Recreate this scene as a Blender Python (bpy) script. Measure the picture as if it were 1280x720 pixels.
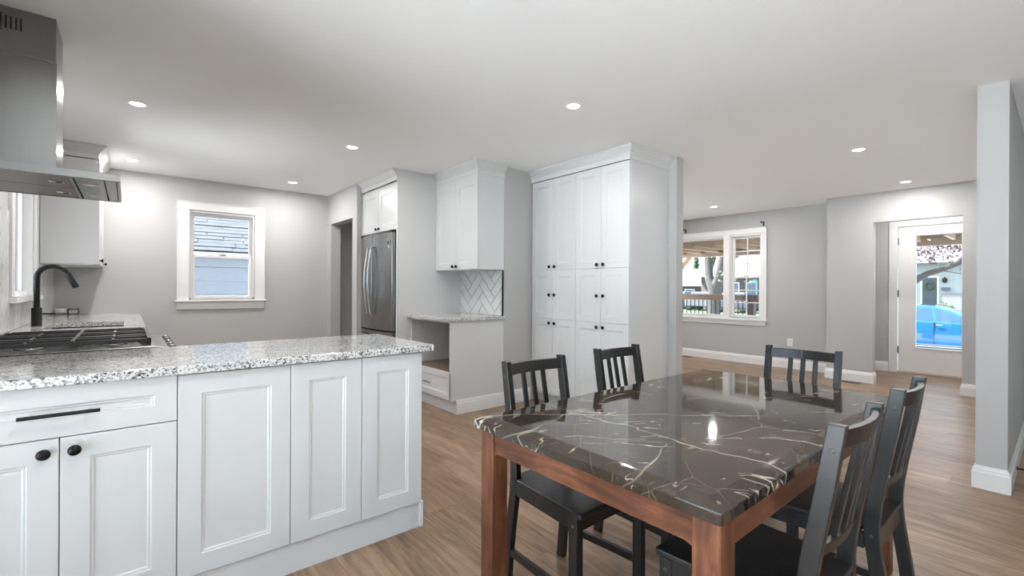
import bpy, math, random
from math import sin, cos, pi, sqrt
from mathutils import Vector, Matrix

S = bpy.context.scene
for o in list(bpy.data.objects):
    bpy.data.objects.remove(o)
COL = S.collection

# ------------------------------------------------------------------ camera
HC, CEIL = 1.20, 2.445
YAW, ROLL, FPX = 0.8760, 0.0055, 576.6
f_ = Vector((cos(YAW), sin(YAW), 0))
r0 = Vector((sin(YAW), -cos(YAW), 0))
u0 = Vector((0, 0, 1))
r_ = r0 * cos(ROLL) + u0 * sin(ROLL)
u_ = -r0 * sin(ROLL) + u0 * cos(ROLL)
cd = bpy.data.cameras.new('camera')
cd.sensor_width = 36
cd.lens = FPX / 1280 * 36
cd.clip_start = 0.02
cam = bpy.data.objects.new('camera', cd)
COL.objects.link(cam)
mw = Matrix((r_, u_, -f_)).transposed().to_4x4()
mw.translation = Vector((0, 0, HC))
cam.matrix_world = mw
S.camera = cam

# ------------------------------------------------------------------ light and exposure
S.view_settings.view_transform = 'Standard'
S.view_settings.look = 'None'
S.view_settings.exposure = 1.70
S.view_settings.gamma = 1.0
S.view_settings.use_curve_mapping = False
SKY_COL, SKY_STR = (0.66, 0.84, 1.0), 1.5
SUN_STR = 15.0
CAN_W = 4.0
w = bpy.data.worlds.new('sky')
S.world = w
w.use_nodes = True
bg = w.node_tree.nodes['Background']
bg.inputs[0].default_value = (*SKY_COL, 1)
bg.inputs[1].default_value = SKY_STR
sd = bpy.data.lights.new('sun', 'SUN')
sd.energy = SUN_STR
sd.angle = math.radians(3)
sd.color = (0.96, 0.98, 1.0)
sun = bpy.data.objects.new('sun', sd)
COL.objects.link(sun)
sun.rotation_euler = Vector((0.26, -0.55, -0.79)).to_track_quat('-Z', 'Y').to_euler()


def portal(loc, rot, sx, sy):
    l = bpy.data.lights.new('window_portal', 'AREA')
    l.shape = 'RECTANGLE'; l.size = sx; l.size_y = sy
    l.cycles.is_portal = True
    o = bpy.data.objects.new('window_portal', l)
    COL.objects.link(o); o.location = loc; o.rotation_euler = rot
    return o


# ------------------------------------------------------------------ materials
def mat(name, col, rough=0.5, metal=0.0, spec=0.5, coat=0.0):
    m = bpy.data.materials.new(name)
    m.use_nodes = True
    b = m.node_tree.nodes['Principled BSDF']
    b.inputs['Base Color'].default_value = (*col, 1)
    b.inputs['Roughness'].default_value = rough
    b.inputs['Metallic'].default_value = metal
    b.inputs['Specular IOR Level'].default_value = spec
    b.inputs['Coat Weight'].default_value = coat
    return m


def nt(m):
    t = m.node_tree
    return t, t.nodes, t.links, t.nodes['Principled BSDF']


def N(t, typ, **kw):
    n = t.nodes.new(typ)
    for k, v in kw.items():
        setattr(n, k, v)
    return n


def math_n(t, op, a, b=None):
    n = t.nodes.new('ShaderNodeMath'); n.operation = op
    for i, x in enumerate((a, b)):
        if x is None: continue
        if isinstance(x, (int, float)): n.inputs[i].default_value = x
        else: t.links.new(x, n.inputs[i])
    return n.outputs[0]


def ramp(t, fac, stops, interp='LINEAR'):
    n = t.nodes.new('ShaderNodeValToRGB')
    n.color_ramp.interpolation = interp
    e = n.color_ramp.elements
    while len(e) < len(stops): e.new(0.5)
    for el, (p, c) in zip(e, stops):
        el.position = p
        el.color = (*c, 1) if len(c) == 3 else c
    t.links.new(fac, n.inputs[0])
    return n.outputs[0]


def noise(t, vec, scale, detail=4, rough=0.5, dist=0.0, dim='3D'):
    n = t.nodes.new('ShaderNodeTexNoise')
    n.noise_dimensions = dim
    n.inputs['Scale'].default_value = scale
    n.inputs['Detail'].default_value = detail
    n.inputs['Roughness'].default_value = rough
    n.inputs['Distortion'].default_value = dist
    if vec is not None: t.links.new(vec, n.inputs['Vector'])
    return n.outputs['Fac'], n.outputs['Color']


def mapping(t, src, scale=(1, 1, 1), rot=(0, 0, 0), loc=(0, 0, 0)):
    n = t.nodes.new('ShaderNodeMapping')
    n.inputs['Scale'].default_value = scale
    n.inputs['Rotation'].default_value = rot
    n.inputs['Location'].default_value = loc
    t.links.new(src, n.inputs['Vector'])
    return n.outputs[0]


def mixc(t, fac, a, b, mode='MIX'):
    n = t.nodes.new('ShaderNodeMix'); n.data_type = 'RGBA'; n.blend_type = mode
    if isinstance(fac, (int, float)): n.inputs[0].default_value = fac
    else: t.links.new(fac, n.inputs[0])
    for i, x in ((6, a), (7, b)):
        if isinstance(x, tuple): n.inputs[i].default_value = (*x, 1)
        else: t.links.new(x, n.inputs[i])
    return n.outputs[2]


def geo_pos(t):
    return t.nodes.new('ShaderNodeNewGeometry').outputs['Position']


def bump(t, b, h, strength=0.2, dist=0.002):
    n = t.nodes.new('ShaderNodeBump')
    n.inputs['Strength'].default_value = strength
    n.inputs['Distance'].default_value = dist
    t.links.new(h, n.inputs['Height'])
    t.links.new(n.outputs[0], b.inputs['Normal'])


def painted(name, col, rough, scale=90, strength=0.06):
    m = mat(name, col, rough)
    t, n, l, b = nt(m)
    fac, _ = noise(t, geo_pos(t), scale, 3)
    bump(t, b, fac, strength, 0.001)
    return m


M_wall = painted('wall_paint', (0.50, 0.495, 0.488), 0.55)
M_ceil = painted('ceiling_paint', (0.93, 0.935, 0.94), 0.85)
M_trim = painted('trim_paint', (0.82, 0.815, 0.805), 0.35, 40, 0.02)
M_cab = painted('cabinet_lacquer', (0.69, 0.695, 0.695), 0.30, 30, 0.015)
M_door = painted('entry_door_paint', (0.86, 0.835, 0.81), 0.4, 40, 0.02)
M_black = mat('black_metal', (0.018, 0.018, 0.02), 0.38, 0.6)
M_iron = mat('cast_iron', (0.03, 0.028, 0.028), 0.45, 0.2)
M_dark = mat('dark_gap', (0.02, 0.02, 0.02), 0.8)
M_chrome = mat('chrome', (0.75, 0.75, 0.75), 0.12, 1.0)
M_plastic = mat('white_plastic', (0.83, 0.82, 0.80), 0.35)
M_grout = mat('dark_grout', (0.045, 0.043, 0.04), 0.9)


def m_steel():
    m = mat('brushed_steel', (0.52, 0.51, 0.50), 0.30, 1.0)
    t, n, l, b = nt(m)
    v = mapping(t, geo_pos(t), (260, 260, 3))
    fac, _ = noise(t, v, 1.0, 3)
    l.new(ramp(t, fac, [(0.3, (0.21,) * 3), (0.7, (0.26,) * 3)]), b.inputs['Roughness'])
    l.new(ramp(t, fac, [(0.3, (0.27, 0.265, 0.26)), (0.7, (0.295, 0.29, 0.285))]), b.inputs['Base Color'])
    b.inputs['Anisotropic'].default_value = 0.5
    return m
M_steel = m_steel()


def m_floor():
    m = mat('plank_floor', (0.3, 0.2, 0.15), 0.4)
    t, n, l, b = nt(m)
    p = geo_pos(t)
    sep = N(t, 'ShaderNodeSeparateXYZ'); l.new(p, sep.inputs[0])
    x, y = sep.outputs[0], sep.outputs[1]
    PW, PL = 0.178, 1.22
    rx = math_n(t, 'DIVIDE', x, PW)
    row = math_n(t, 'FLOOR', rx)
    wn = N(t, 'ShaderNodeTexWhiteNoise', noise_dimensions='1D'); l.new(row, wn.inputs['W'])
    ry = math_n(t, 'ADD', math_n(t, 'DIVIDE', y, PL), math_n(t, 'MULTIPLY', wn.outputs['Value'], 7.3))
    colm = math_n(t, 'FLOOR', ry)
    cmb = N(t, 'ShaderNodeCombineXYZ'); l.new(row, cmb.inputs[0]); l.new(colm, cmb.inputs[1])
    wn2 = N(t, 'ShaderNodeTexWhiteNoise', noise_dimensions='2D'); l.new(cmb.outputs[0], wn2.inputs['Vector'])
    pv = wn2.outputs['Value']
    # grain: long along the plank, offset per plank
    off = N(t, 'ShaderNodeVectorMath', operation='MULTIPLY_ADD')
    l.new(wn2.outputs['Color'], off.inputs[0]); off.inputs[1].default_value = (37, 53, 0); l.new(p, off.inputs[2])
    g1, _ = noise(t, mapping(t, off.outputs[0], (26, 2.2, 1)), 1.0, 6, 0.62, 1.6)
    g2, _ = noise(t, mapping(t, off.outputs[0], (7, 1.1, 1)), 1.0, 5, 0.6, 2.2)
    g3, _ = noise(t, mapping(t, off.outputs[0], (120, 5, 1)), 1.0, 3, 0.5, 0.3)
    g = math_n(t, 'ADD', math_n(t, 'ADD', math_n(t, 'MULTIPLY', g1, 0.45), math_n(t, 'MULTIPLY', g2, 0.4)), math_n(t, 'MULTIPLY', g3, 0.15))
    g = math_n(t, 'ADD', g, math_n(t, 'MULTIPLY', math_n(t, 'SUBTRACT', pv, 0.5), 0.09))
    c = ramp(t, g, [(0.30, (0.100, 0.056, 0.031)), (0.43, (0.205, 0.126, 0.074)), (0.54, (0.310, 0.200, 0.124)), (0.68, (0.45, 0.325, 0.222))])
    # seams
    fx = math_n(t, 'FRACT', rx); fy = math_n(t, 'FRACT', ry)
    ex = math_n(t, 'LESS_THAN', math_n(t, 'MINIMUM', fx, math_n(t, 'SUBTRACT', 1.0, fx)), 0.006)
    ey = math_n(t, 'LESS_THAN', math_n(t, 'MINIMUM', fy, math_n(t, 'SUBTRACT', 1.0, fy)), 0.0011)
    e = math_n(t, 'MAXIMUM', ex, ey)
    c = mixc(t, math_n(t, 'MULTIPLY', e, 0.6), c, (0.05, 0.035, 0.025))
    l.new(c, b.inputs['Base Color'])
    l.new(ramp(t, g3, [(0.3, (0.30,) * 3), (0.7, (0.44,) * 3)]), b.inputs['Roughness'])
    h = math_n(t, 'SUBTRACT', g, e)
    bump(t, b, h, 0.12, 0.002)
    return m
M_floor = m_floor()


def m_granite():
    m = mat('speckled_granite', (0.6, 0.6, 0.6), 0.12)
    t, n, l, b = nt(m)
    p = geo_pos(t)
    n1, nc = noise(t, p, 60, 4, 0.6)
    wv = N(t, 'ShaderNodeVectorMath', operation='MULTIPLY_ADD')
    l.new(nc, wv.inputs[0]); wv.inputs[1].default_value = (0.012,) * 3; l.new(p, wv.inputs[2])
    vo = N(t, 'ShaderNodeTexVoronoi'); vo.inputs['Scale'].default_value = 160; l.new(wv.outputs[0], vo.inputs['Vector'])
    sp = N(t, 'ShaderNodeSeparateColor'); l.new(vo.outputs['Color'], sp.inputs[0])
    cl, _ = noise(t, p, 14, 3, 0.6)
    k = math_n(t, 'ADD', math_n(t, 'MULTIPLY', sp.outputs[0], 0.75), math_n(t, 'MULTIPLY', cl, 0.5))
    c = ramp(t, k, [(0.0, (0.74, 0.735, 0.72)), (0.60, (0.62, 0.61, 0.60)), (0.72, (0.47, 0.46, 0.45)), (0.82, (0.30, 0.29, 0.285)), (0.92, (0.12, 0.12, 0.125)), (1.0, (0.05, 0.05, 0.055))], 'CONSTANT')
    vo2 = N(t, 'ShaderNodeTexVoronoi'); vo2.inputs['Scale'].default_value = 210; l.new(wv.outputs[0], vo2.inputs['Vector'])
    sp2 = N(t, 'ShaderNodeSeparateColor'); l.new(vo2.outputs['Color'], sp2.inputs[0])
    d = math_n(t, 'GREATER_THAN', sp2.outputs[1], 0.90)
    c = mixc(t, math_n(t, 'MULTIPLY', d, 0.7), c, (0.14, 0.14, 0.14))
    l.new(c, b.inputs['Base Color'])
    b.inputs['Roughness'].default_value = 0.10
    return m
M_granite = m_granite()


def m_blackmarble():
    m = mat('black_marble', (0.02, 0.017, 0.015), 0.06)
    t, n, l, b = nt(m)
    p = geo_pos(t)
    def dot(v):
        d = N(t, 'ShaderNodeVectorMath', operation='DOT_PRODUCT'); l.new(p, d.inputs[0]); d.inputs[1].default_value = v
        return d.outputs['Value']
    def uvz(ang, su, sv, sz, warp, wsc):
        c = N(t, 'ShaderNodeCombineXYZ')
        l.new(dot((cos(ang) * su, sin(ang) * su, 0)), c.inputs[0]); l.new(dot((-sin(ang) * sv, cos(ang) * sv, 0)), c.inputs[1]); l.new(dot((0, 0, sz)), c.inputs[2])
        _, nc = noise(t, p, wsc, 3, .5)
        a = N(t, 'ShaderNodeVectorMath', operation='MULTIPLY_ADD'); l.new(nc, a.inputs[0]); a.inputs[1].default_value = (warp,) * 3; l.new(c.outputs[0], a.inputs[2])
        return a.outputs[0]
    def edge(vec, w):
        vo = N(t, 'ShaderNodeTexVoronoi', feature='DISTANCE_TO_EDGE'); vo.inputs['Scale'].default_value = 1.0; l.new(vec, vo.inputs['Vector'])
        return ramp(t, vo.outputs['Distance'], [(0.0, (1, 1, 1)), (w, (0, 0, 0))])
    def mask(sc, a, b2, off):
        f, _ = noise(t, mapping(t, p, (1, 1, 1), (0, 0, 0), (off, off * 2, 0)), sc, 3, .6)
        return ramp(t, f, [(a, (0, 0, 0)), (b2, (1, 1, 1))])
    mul = lambda *a: a[0] if len(a) == 1 else math_n(t, 'MULTIPLY', a[0], mul(*a[1:]))
    # long thin fracture veins
    v1 = mul(edge(uvz(-.35, 1.15, 2.3, 1.3, .16, 2.4), .0045), math_n(t, 'ADD', mul(mask(4.5, .42, .62, 3.1), .6), .06))
    # short pale strokes lying mostly one way: iso-lines of stretched noise, broken up by masks
    def iso(ang, su, sv, off, wd):
        f, _ = noise(t, mapping(t, uvz(ang, su, sv, sv * .6, .12, 5), (1, 1, 1), (0, 0, 0), (off, off, 0)), 1.0, 2, .5)
        return ramp(t, math_n(t, 'ABSOLUTE', math_n(t, 'SUBTRACT', f, .5)), [(0.0, (1, 1, 1)), (wd, (0, 0, 0))])
    zone = math_n(t, 'ADD', mul(mask(2.4, .44, .60, 7.0), .85), .15)
    v2 = mul(iso(-.69, 2.6, 15, 2.0, .017), mask(8, .53, .60, 1.0), zone)
    v4 = mul(iso(-.55, 4.5, 27, 5.0, .020), mask(13, .56, .62, 5.0), .7)
    # two long through-going veins
    def longvein(nx, ny, c0, amp, wd):
        f, _ = noise(t, p, 3.2, 4, .55)
        d = math_n(t, 'ADD', math_n(t, 'SUBTRACT', dot((nx, ny, 0)), c0), math_n(t, 'MULTIPLY', math_n(t, 'SUBTRACT', f, .5), amp))
        return ramp(t, math_n(t, 'ABSOLUTE', d), [(0.0, (1, 1, 1)), (wd, (0, 0, 0))])
    vl = math_n(t, 'MAXIMUM', mul(longvein(1, .02, 1.27, .22, .0045), math_n(t, 'ADD', mul(mask(6, .35, .6, 9.0), .6), .3)), mul(longvein(.604, .797, 1.632, .14, .0035), math_n(t, 'ADD', mul(mask(5, .38, .6, 4.0), .6), .2)))
    # hairlines
    v3 = mul(edge(uvz(.5, 3.4, 4.6, 3.5, .22, 3), .0045), .18)
    v = math_n(t, 'MINIMUM', math_n(t, 'ADD', math_n(t, 'MAXIMUM', math_n(t, 'MAXIMUM', math_n(t, 'MAXIMUM', v1, v2), v4), vl), v3), 1.0)
    cl, _ = noise(t, p, 4, 5, 0.6)
    base = ramp(t, cl, [(0.3, (0.020, 0.0145, 0.010)), (0.7, (0.048, 0.034, 0.023))])
    c = mixc(t, v, base, (0.60, 0.52, 0.42))
    l.new(c, b.inputs['Base Color'])
    b.inputs['Roughness'].default_value = 0.05
    b.inputs['IOR'].default_value = 1.75
    return m
M_marble = m_blackmarble()


def m_wood(name, dark, mid, light, rough, axis='Z', sc=1.0):
    m = mat(name, mid, rough)
    t, n, l, b = nt(m)
    tc = N(t, 'ShaderNodeTexCoord').outputs['Object']
    s = {'Z': (22, 22, 2.2), 'X': (2.2, 22, 22), 'Y': (22, 2.2, 22)}[axis]
    a, _ = noise(t, mapping(t, tc, tuple(k * sc for k in s)), 1.0, 5, 0.6, 1.2)
    a2, _ = noise(t, tc, 5 * sc, 4, 0.6, 0.8)
    k = math_n(t, 'ADD', math_n(t, 'MULTIPLY', a, 0.6), math_n(t, 'MULTIPLY', a2, 0.4))
    l.new(ramp(t, k, [(0.34, dark), (0.5, mid), (0.64, light)]), b.inputs['Base Color'])
    bump(t, b, a, 0.05, 0.001)
    return m
TW = ((0.045, 0.014, 0.008), (0.145, 0.050, 0.024), (0.27, 0.108, 0.052))
M_tleg = m_wood('table_wood_upright', *TW, 0.32, 'Z')
M_tapr = m_wood('table_wood_long', *TW, 0.32, 'Y')
M_tapx = m_wood('table_wood_cross', *TW, 0.32, 'X')
M_chair = m_wood('black_brown_stain', (0.006, 0.0055, 0.0055), (0.010, 0.0092, 0.009), (0.018, 0.0155, 0.0145), 0.38, 'Z')
M_chair.node_tree.nodes['Principled BSDF'].inputs['Coat Weight'].default_value = .35
M_chair.node_tree.nodes['Principled BSDF'].inputs['Coat Roughness'].default_value = .22
M_niche = m_wood('niche_board', (0.14, 0.09, 0.06), (0.22, 0.145, 0.10), (0.31, 0.21, 0.15), 0.45, 'X')
M_cedar = m_wood('porch_lumber', (.34, .25, .17), (.43, .32, .225), (.52, .40, .295), 0.7, 'X', 0.3)
M_rail = m_wood('porch_rail_wood', (.15, .09, .068), (.2, .13, .095), (.26, .17, .125), 0.7, 'Y', 0.3)


def m_tile(name, base, vein, amt):
    m = mat(name, base, 0.15)
    t, n, l, b = nt(m)
    p = geo_pos(t)
    a, nc = noise(t, p, 7, 5, 0.6, 1.5)
    l.new(mixc(t, math_n(t, 'MULTIPLY', ramp(t, a, [(0.46, (0, 0, 0)), (0.5, (1, 1, 1)), (0.54, (0, 0, 0))]), amt), base, vein), b.inputs['Base Color'])
    return m
M_tile = m_tile('white_tile', (0.74, 0.75, 0.735), (0.6, 0.6, 0.58), 0.2)
M_mtile = m_tile('marble_tile', (0.74, 0.735, 0.72), (0.50, 0.48, 0.46), 0.10)


def m_glass():
    m = bpy.data.materials.new('window_glass')
    m.use_nodes = True
    t = m.node_tree
    t.nodes.clear()
    out = t.nodes.new('ShaderNodeOutputMaterial')
    tr = t.nodes.new('ShaderNodeBsdfTransparent'); tr.inputs[0].default_value = (0.97, 0.98, 0.98, 1)
    gl = t.nodes.new('ShaderNodeBsdfGlossy'); gl.inputs['Roughness'].default_value = 0.0
    fr = t.nodes.new('ShaderNodeFresnel'); fr.inputs[0].default_value = 1.45
    mx = t.nodes.new('ShaderNodeMixShader')
    t.links.new(fr.outputs[0], mx.inputs[0]); t.links.new(tr.outputs[0], mx.inputs[1]); t.links.new(gl.outputs[0], mx.inputs[2])
    t.links.new(mx.outputs[0], out.inputs[0])
    return m
M_glass = m_glass()


def m_emit(name, col, s):
    m = mat(name, col, 0.5)
    b = m.node_tree.nodes['Principled BSDF']
    b.inputs['Emission Color'].default_value = (*col, 1)
    b.inputs['Emission Strength'].default_value = s
    return m
M_lens = m_emit('lit_lens', (1.0, 0.98, 0.94), 6.0)

# ------------------------------------------------------------------ mesh helpers
ROOT = {}


class MB:
    def __init__(s):
        s.v, s.f, s.sm = [], [], []

    def add(s, vs, fs, smooth=False):
        o = len(s.v)
        s.v += [tuple(p) for p in vs]
        for q in fs:
            s.f.append([i + o for i in q]); s.sm.append(smooth)
        return s

    def box(s, x0, x1, y0, y1, z0, z1):
        if x0 > x1: x0, x1 = x1, x0
        if y0 > y1: y0, y1 = y1, y0
        if z0 > z1: z0, z1 = z1, z0
        vs = [(x, y, z) for z in (z0, z1) for y in (y0, y1) for x in (x0, x1)]
        return s.add(vs, [(0, 2, 3, 1), (4, 5, 7, 6), (0, 1, 5, 4), (2, 6, 7, 3), (0, 4, 6, 2), (1, 3, 7, 5)])

    def prism(s, poly, axis, a0, a1):
        """poly: 2D points in the other two axes (cyclic order), extruded along axis"""
        n = len(poly)
        def P(p, a):
            return {'x': (a, p[0], p[1]), 'y': (p[0], a, p[1]), 'z': (p[0], p[1], a)}[axis]
        vs = [P(p, a0) for p in poly] + [P(p, a1) for p in poly]
        fs = [list(range(n))[::-1], list(range(n, 2 * n))] + [(i, (i + 1) % n, n + (i + 1) % n, n + i) for i in range(n)]
        return s.add(vs, fs)

    def tube(s, pts, rad, n=10, cap=True, closed=False):
        pts = [Vector(p) for p in pts]
        rs = rad if isinstance(rad, (list, tuple)) else [rad] * len(pts)
        rings = []
        k = len(pts)
        ref = None
        for i, p in enumerate(pts):
            a = pts[i - 1] if (i or closed) else p
            b2 = pts[(i + 1) % k] if (i < k - 1 or closed) else p
            d = (b2 - a).normalized()
            if ref is None:
                ref = Vector((0, 0, 1)) if abs(d.z) < 0.9 else Vector((1, 0, 0))
            x = d.cross(ref).normalized(); y = x.cross(d).normalized()
            ref = y
            rings.append([p + (x * cos(2 * pi * j / n) + y * sin(2 * pi * j / n)) * rs[i] for j in range(n)])
        vs = [q for r in rings for q in r]
        fs = []
        for i in range(k if closed else k - 1):
            i2 = (i + 1) % k
            fs += [(i * n + j, i * n + (j + 1) % n, i2 * n + (j + 1) % n, i2 * n + j) for j in range(n)]
        s.add(vs, fs, True)
        if cap and not closed:
            s.add(rings[0], [list(range(n))[::-1]]); s.add(rings[-1], [list(range(n))])
        return s

    def lathe(s, prof, o, ax, n=16):
        """prof: (radius, height along ax) list"""
        ax = Vector(ax).normalized(); o = Vector(o)
        ref = Vector((0, 0, 1)) if abs(ax.z) < 0.9 else Vector((1, 0, 0))
        x = ax.cross(ref).normalized(); y = ax.cross(x).normalized()
        vs, fs = [], []
        for r, h in prof:
            vs += [o + ax * h + (x * cos(2 * pi * j / n) + y * sin(2 * pi * j / n)) * r for j in range(n)]
        for i in range(len(prof) - 1):
            fs += [(i * n + j, i * n + (j + 1) % n, (i + 1) * n + (j + 1) % n, (i + 1) * n + j) for j in range(n)]
        s.add(vs, fs, True)
        s.add(vs[:n], [list(range(n))]); s.add(vs[-n:], [list(range(n))[::-1]])
        return s

    def bar(s, p0, p1, wx, wy, side=(1, 0, 0)):
        """square bar between two points"""
        p0, p1 = Vector(p0), Vector(p1)
        d = (p1 - p0).normalized(); a = Vector(side)
        if abs(d.dot(a)) > .95: a = Vector((0, 1, 0))
        a = (a - d * a.dot(d)).normalized(); c = d.cross(a)
        vs = [p + a * i * wx / 2 + c * j * wy / 2 for p in (p0, p1) for i, j in ((-1, -1), (1, -1), (1, 1), (-1, 1))]
        return s.add(vs, [(3, 2, 1, 0), (4, 5, 6, 7)] + [(i, (i + 1) % 4, 4 + (i + 1) % 4, 4 + i) for i in range(4)])

    def sweep(s, path, prof, z0=0.0, side=1):
        """profile (out, z) swept along a horizontal polyline, mitred; side=+1: out is to the right of travel"""
        path = [Vector((p[0], p[1])) for p in path]
        k, n = len(path), len(prof)
        nrm = []
        for i in range(k - 1):
            d = (path[i + 1] - path[i]).normalized()
            nrm.append(Vector((d.y, -d.x)) * side)
        vs = []
        for i, p in enumerate(path):
            if i == 0: m = nrm[0]
            elif i == k - 1: m = nrm[-1]
            else:
                m = nrm[i - 1] + nrm[i]; m = m / (m.length_squared / 2)
            for o, z in prof:
                q = p + m * o
                vs.append((q.x, q.y, z0 + z))
        fs = []
        for i in range(k - 1):
            fs += [(i * n + j, i * n + (j + 1) % n, (i + 1) * n + (j + 1) % n, (i + 1) * n + j) for j in range(n)]
        fs += [list(range(n))[::-1], list(range((k - 1) * n, k * n))]
        return s.add(vs, fs)

    def shaker(s, o, u, nrm, wd, ht, t=0.02, st=0.066, deep=0.0075, back=True):
        """framed door/drawer front. o = lower corner on back plane; u = width direction; nrm = outward"""
        o, u, nr = Vector(o), Vector(u), Vector(nrm)
        up = Vector((0, 0, 1))
        def ring(i, h):
            return [o + u * a + up * c + nr * h for a, c in ((i, i), (wd - i, i), (wd - i, ht - i), (i, ht - i))]
        rings = [ring(0, 0), ring(0, t - 0.0015), ring(0.0015, t), ring(st, t), ring(st + 0.003, t - deep * 0.55), ring(st + 0.009, t - deep * 0.55), ring(st + 0.013, t - deep)]
        vs = [p for r in rings for p in r]
        fs = [(3, 2, 1, 0)]
        for i in range(len(rings) - 1):
            fs += [(i * 4 + j, i * 4 + (j + 1) % 4, i * 4 + 4 + (j + 1) % 4, i * 4 + 4 + j) for j in range(4)]
        e = (len(rings) - 1) * 4
        fs.append((e, e + 1, e + 2, e + 3))
        return s.add(vs, fs)

    def build(s, name, m, parent=None, bevel=0.0, seg=2, origin=None):
        me = bpy.data.meshes.new(name)
        if parent is not None:
            org = ROOT[parent.name]
        elif origin is not None:
            org = Vector(origin)
        else:
            xs, ys, zs = zip(*s.v)
            org = Vector(((min(xs) + max(xs)) / 2, (min(ys) + max(ys)) / 2, min(zs)))
        me.from_pydata([Vector(p) - org for p in s.v], [], s.f)
        me.update()
        for p, q in zip(me.polygons, s.sm): p.use_smooth = q
        import bmesh
        bm = bmesh.new(); bm.from_mesh(me)
        bmesh.ops.recalc_face_normals(bm, faces=bm.faces)
        bm.to_mesh(me); bm.free()
        me.materials.append(m)
        o = bpy.data.objects.new(name, me)
        COL.objects.link(o)
        if parent is not None:
            o.parent = parent
        else:
            o.location = org
        ROOT[o.name] = org
        if bevel:
            b = o.modifiers.new('edge', 'BEVEL')
            b.width = bevel; b.segments = seg; b.limit_method = 'ANGLE'; b.angle_limit = math.radians(40)
        return o


def tag(o, label=None, cat=None, group=None, kind=None):
    if label: o['label'] = label
    if cat: o['category'] = cat
    if group: o['group'] = group
    if kind: o['kind'] = kind
    return o


def thing(name, loc, label, cat, group=None, kind=None):
    o = bpy.data.objects.new(name, None)
    o.empty_display_size = 0.1
    COL.objects.link(o); o.location = loc
    ROOT[o.name] = Vector(loc)
    return tag(o, label, cat, group, kind)


def copy_tree(o, parent=None):
    c = o.copy(); COL.objects.link(c)
    ROOT[c.name] = ROOT[o.name]
    if parent is not None: c.parent = parent
    for ch in list(o.children): copy_tree(ch, c)
    return c


SL = {'wall_return': 'short return wall beside the kitchen window wall', 'wall_hallway': 'grey wall of the dark hallway behind the refrigerator', 'wall_vestibule_left': 'left side wall of the entry vestibule', 'wall_vestibule_right': 'right side wall of the entry vestibule',
      'wall_hall': 'far hall wall past the partition wall', 'wall_south': 'dining room side wall behind the camera', 'wall_rear': 'dining room rear wall behind the camera', 'street': 'grey asphalt street in front of the house', 'kerb': 'pale concrete kerb along the street', 'side_bounce_yard': 'paved strip added to bounce light beside the neighbouring house'}


def struct(mb, name, m, bevel=0.0, label=None):
    o = mb.build(name, m, None, bevel)
    o['kind'] = 'structure'
    o['label'] = label or SL[name]
    o['category'] = name.split('_')[0]
    return o


def lab(o, text):
    o['label'] = text
    return o


def wall_x(mb, x0, x1, y0, y1, z0, z1, ops=()):
    """wall slab between x0..x1 running along y, openings (a0,a1,zb,zt)"""
    ys = y0
    for a0, a1, zb, zt in sorted(ops):
        mb.box(x0, x1, ys, a0, z0, z1)
        if zb > z0: mb.box(x0, x1, a0, a1, z0, zb)
        if zt < z1: mb.box(x0, x1, a0, a1, zt, z1)
        ys = a1
    mb.box(x0, x1, ys, y1, z0, z1)
    return mb


def wall_y(mb, y0, y1, x0, x1, z0, z1, ops=()):
    xs = x0
    for a0, a1, zb, zt in sorted(ops):
        mb.box(xs, a0, y0, y1, z0, z1)
        if zb > z0: mb.box(a0, a1, y0, y1, z0, zb)
        if zt < z1: mb.box(a0, a1, y0, y1, zt, z1)
        xs = a1
    mb.box(xs, x1, y0, y1, z0, z1)
    return mb


# ================================================================== ROOM SHELL
H = CEIL
XL, YB, XF = -0.57, 6.48, 7.75          # left wall, back wall, front (street) wall
XR, YS = -1.40, -2.60                   # rear and south walls behind the camera
struct(MB().box(XR - .15, 8.83, YS - .15, YB + .15, -.12, 0), 'floor', M_floor, label='brown wood-look plank floor')
struct(MB().box(XR - .15, 8.83, YS - .15, YB + .15, H, H + .25), 'ceiling', M_ceil, label='flat white ceiling')

WL = (4.29, 5.19, 1.12, 2.05)
struct(wall_x(MB(), XL - .15, XL, 2.0, YB + .15, 0, H, [WL]), 'wall_left', M_wall, label='kitchen wall behind the sink and range hood')
struct(MB().box(XR - .15, XL - .15, 2.0, 2.15, 0, H), 'wall_return', M_wall)
WB = (0.545, 1.215, 1.065, 2.085)
struct(wall_y(MB(), YB, YB + .15, XL, XF, 0, H, [WB, (5.0, 6.8, 0.25, 1.45)]), 'wall_back', M_wall, label='grey kitchen back wall with a small window')
DW = (5.573, 6.347, -1, 2.045)
struct(wall_x(MB(), 2.105, 2.235, 5.43, YB, 0, H, [DW]), 'wall_doorway', M_wall, label='grey wall with the open doorway left of the fridge')
struct(MB().box(2.97, 3.965, 3.69, 5.43, 0, H), 'wall_core', M_wall, label='grey wall between the oven cabinet and the pantry')
struct(MB().box(2.975, 3.965, 5.43, 5.44, 0, H), 'wall_hallway', M_wall)
struct(MB().box(3.965, 4.08, 2.345, YB, 0, H), 'wall_pantry', M_wall, label='grey wall end behind the tall pantry')
WF = (3.10, 5.70, 0.70, 2.10)
struct(wall_x(MB(), XF, XF + .15, 2.09, YB + .15, 0, H, [WF]), 'wall_front', M_wall, label='grey front wall with the wide living room window')
DO = (0.755, 1.58, -1, 2.065)
mb = wall_x(MB(), 7.34, 7.46, 0.215, 2.09, 0, H, [DO]); mb.box(7.46, XF + .15, 1.97, 2.09, 0, H)
struct(mb, 'wall_entry', M_wall, label='grey wall with the opening to the front door')
struct(MB().box(XF + .15, 8.68, 1.97, 2.09, 0, H), 'wall_vestibule_left', M_wall)
struct(MB().box(7.46, 8.68, 0.30, 0.42, 0, H), 'wall_vestibule_right', M_wall)
DF = (0.69, 1.585, 0.0, 2.135)
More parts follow.
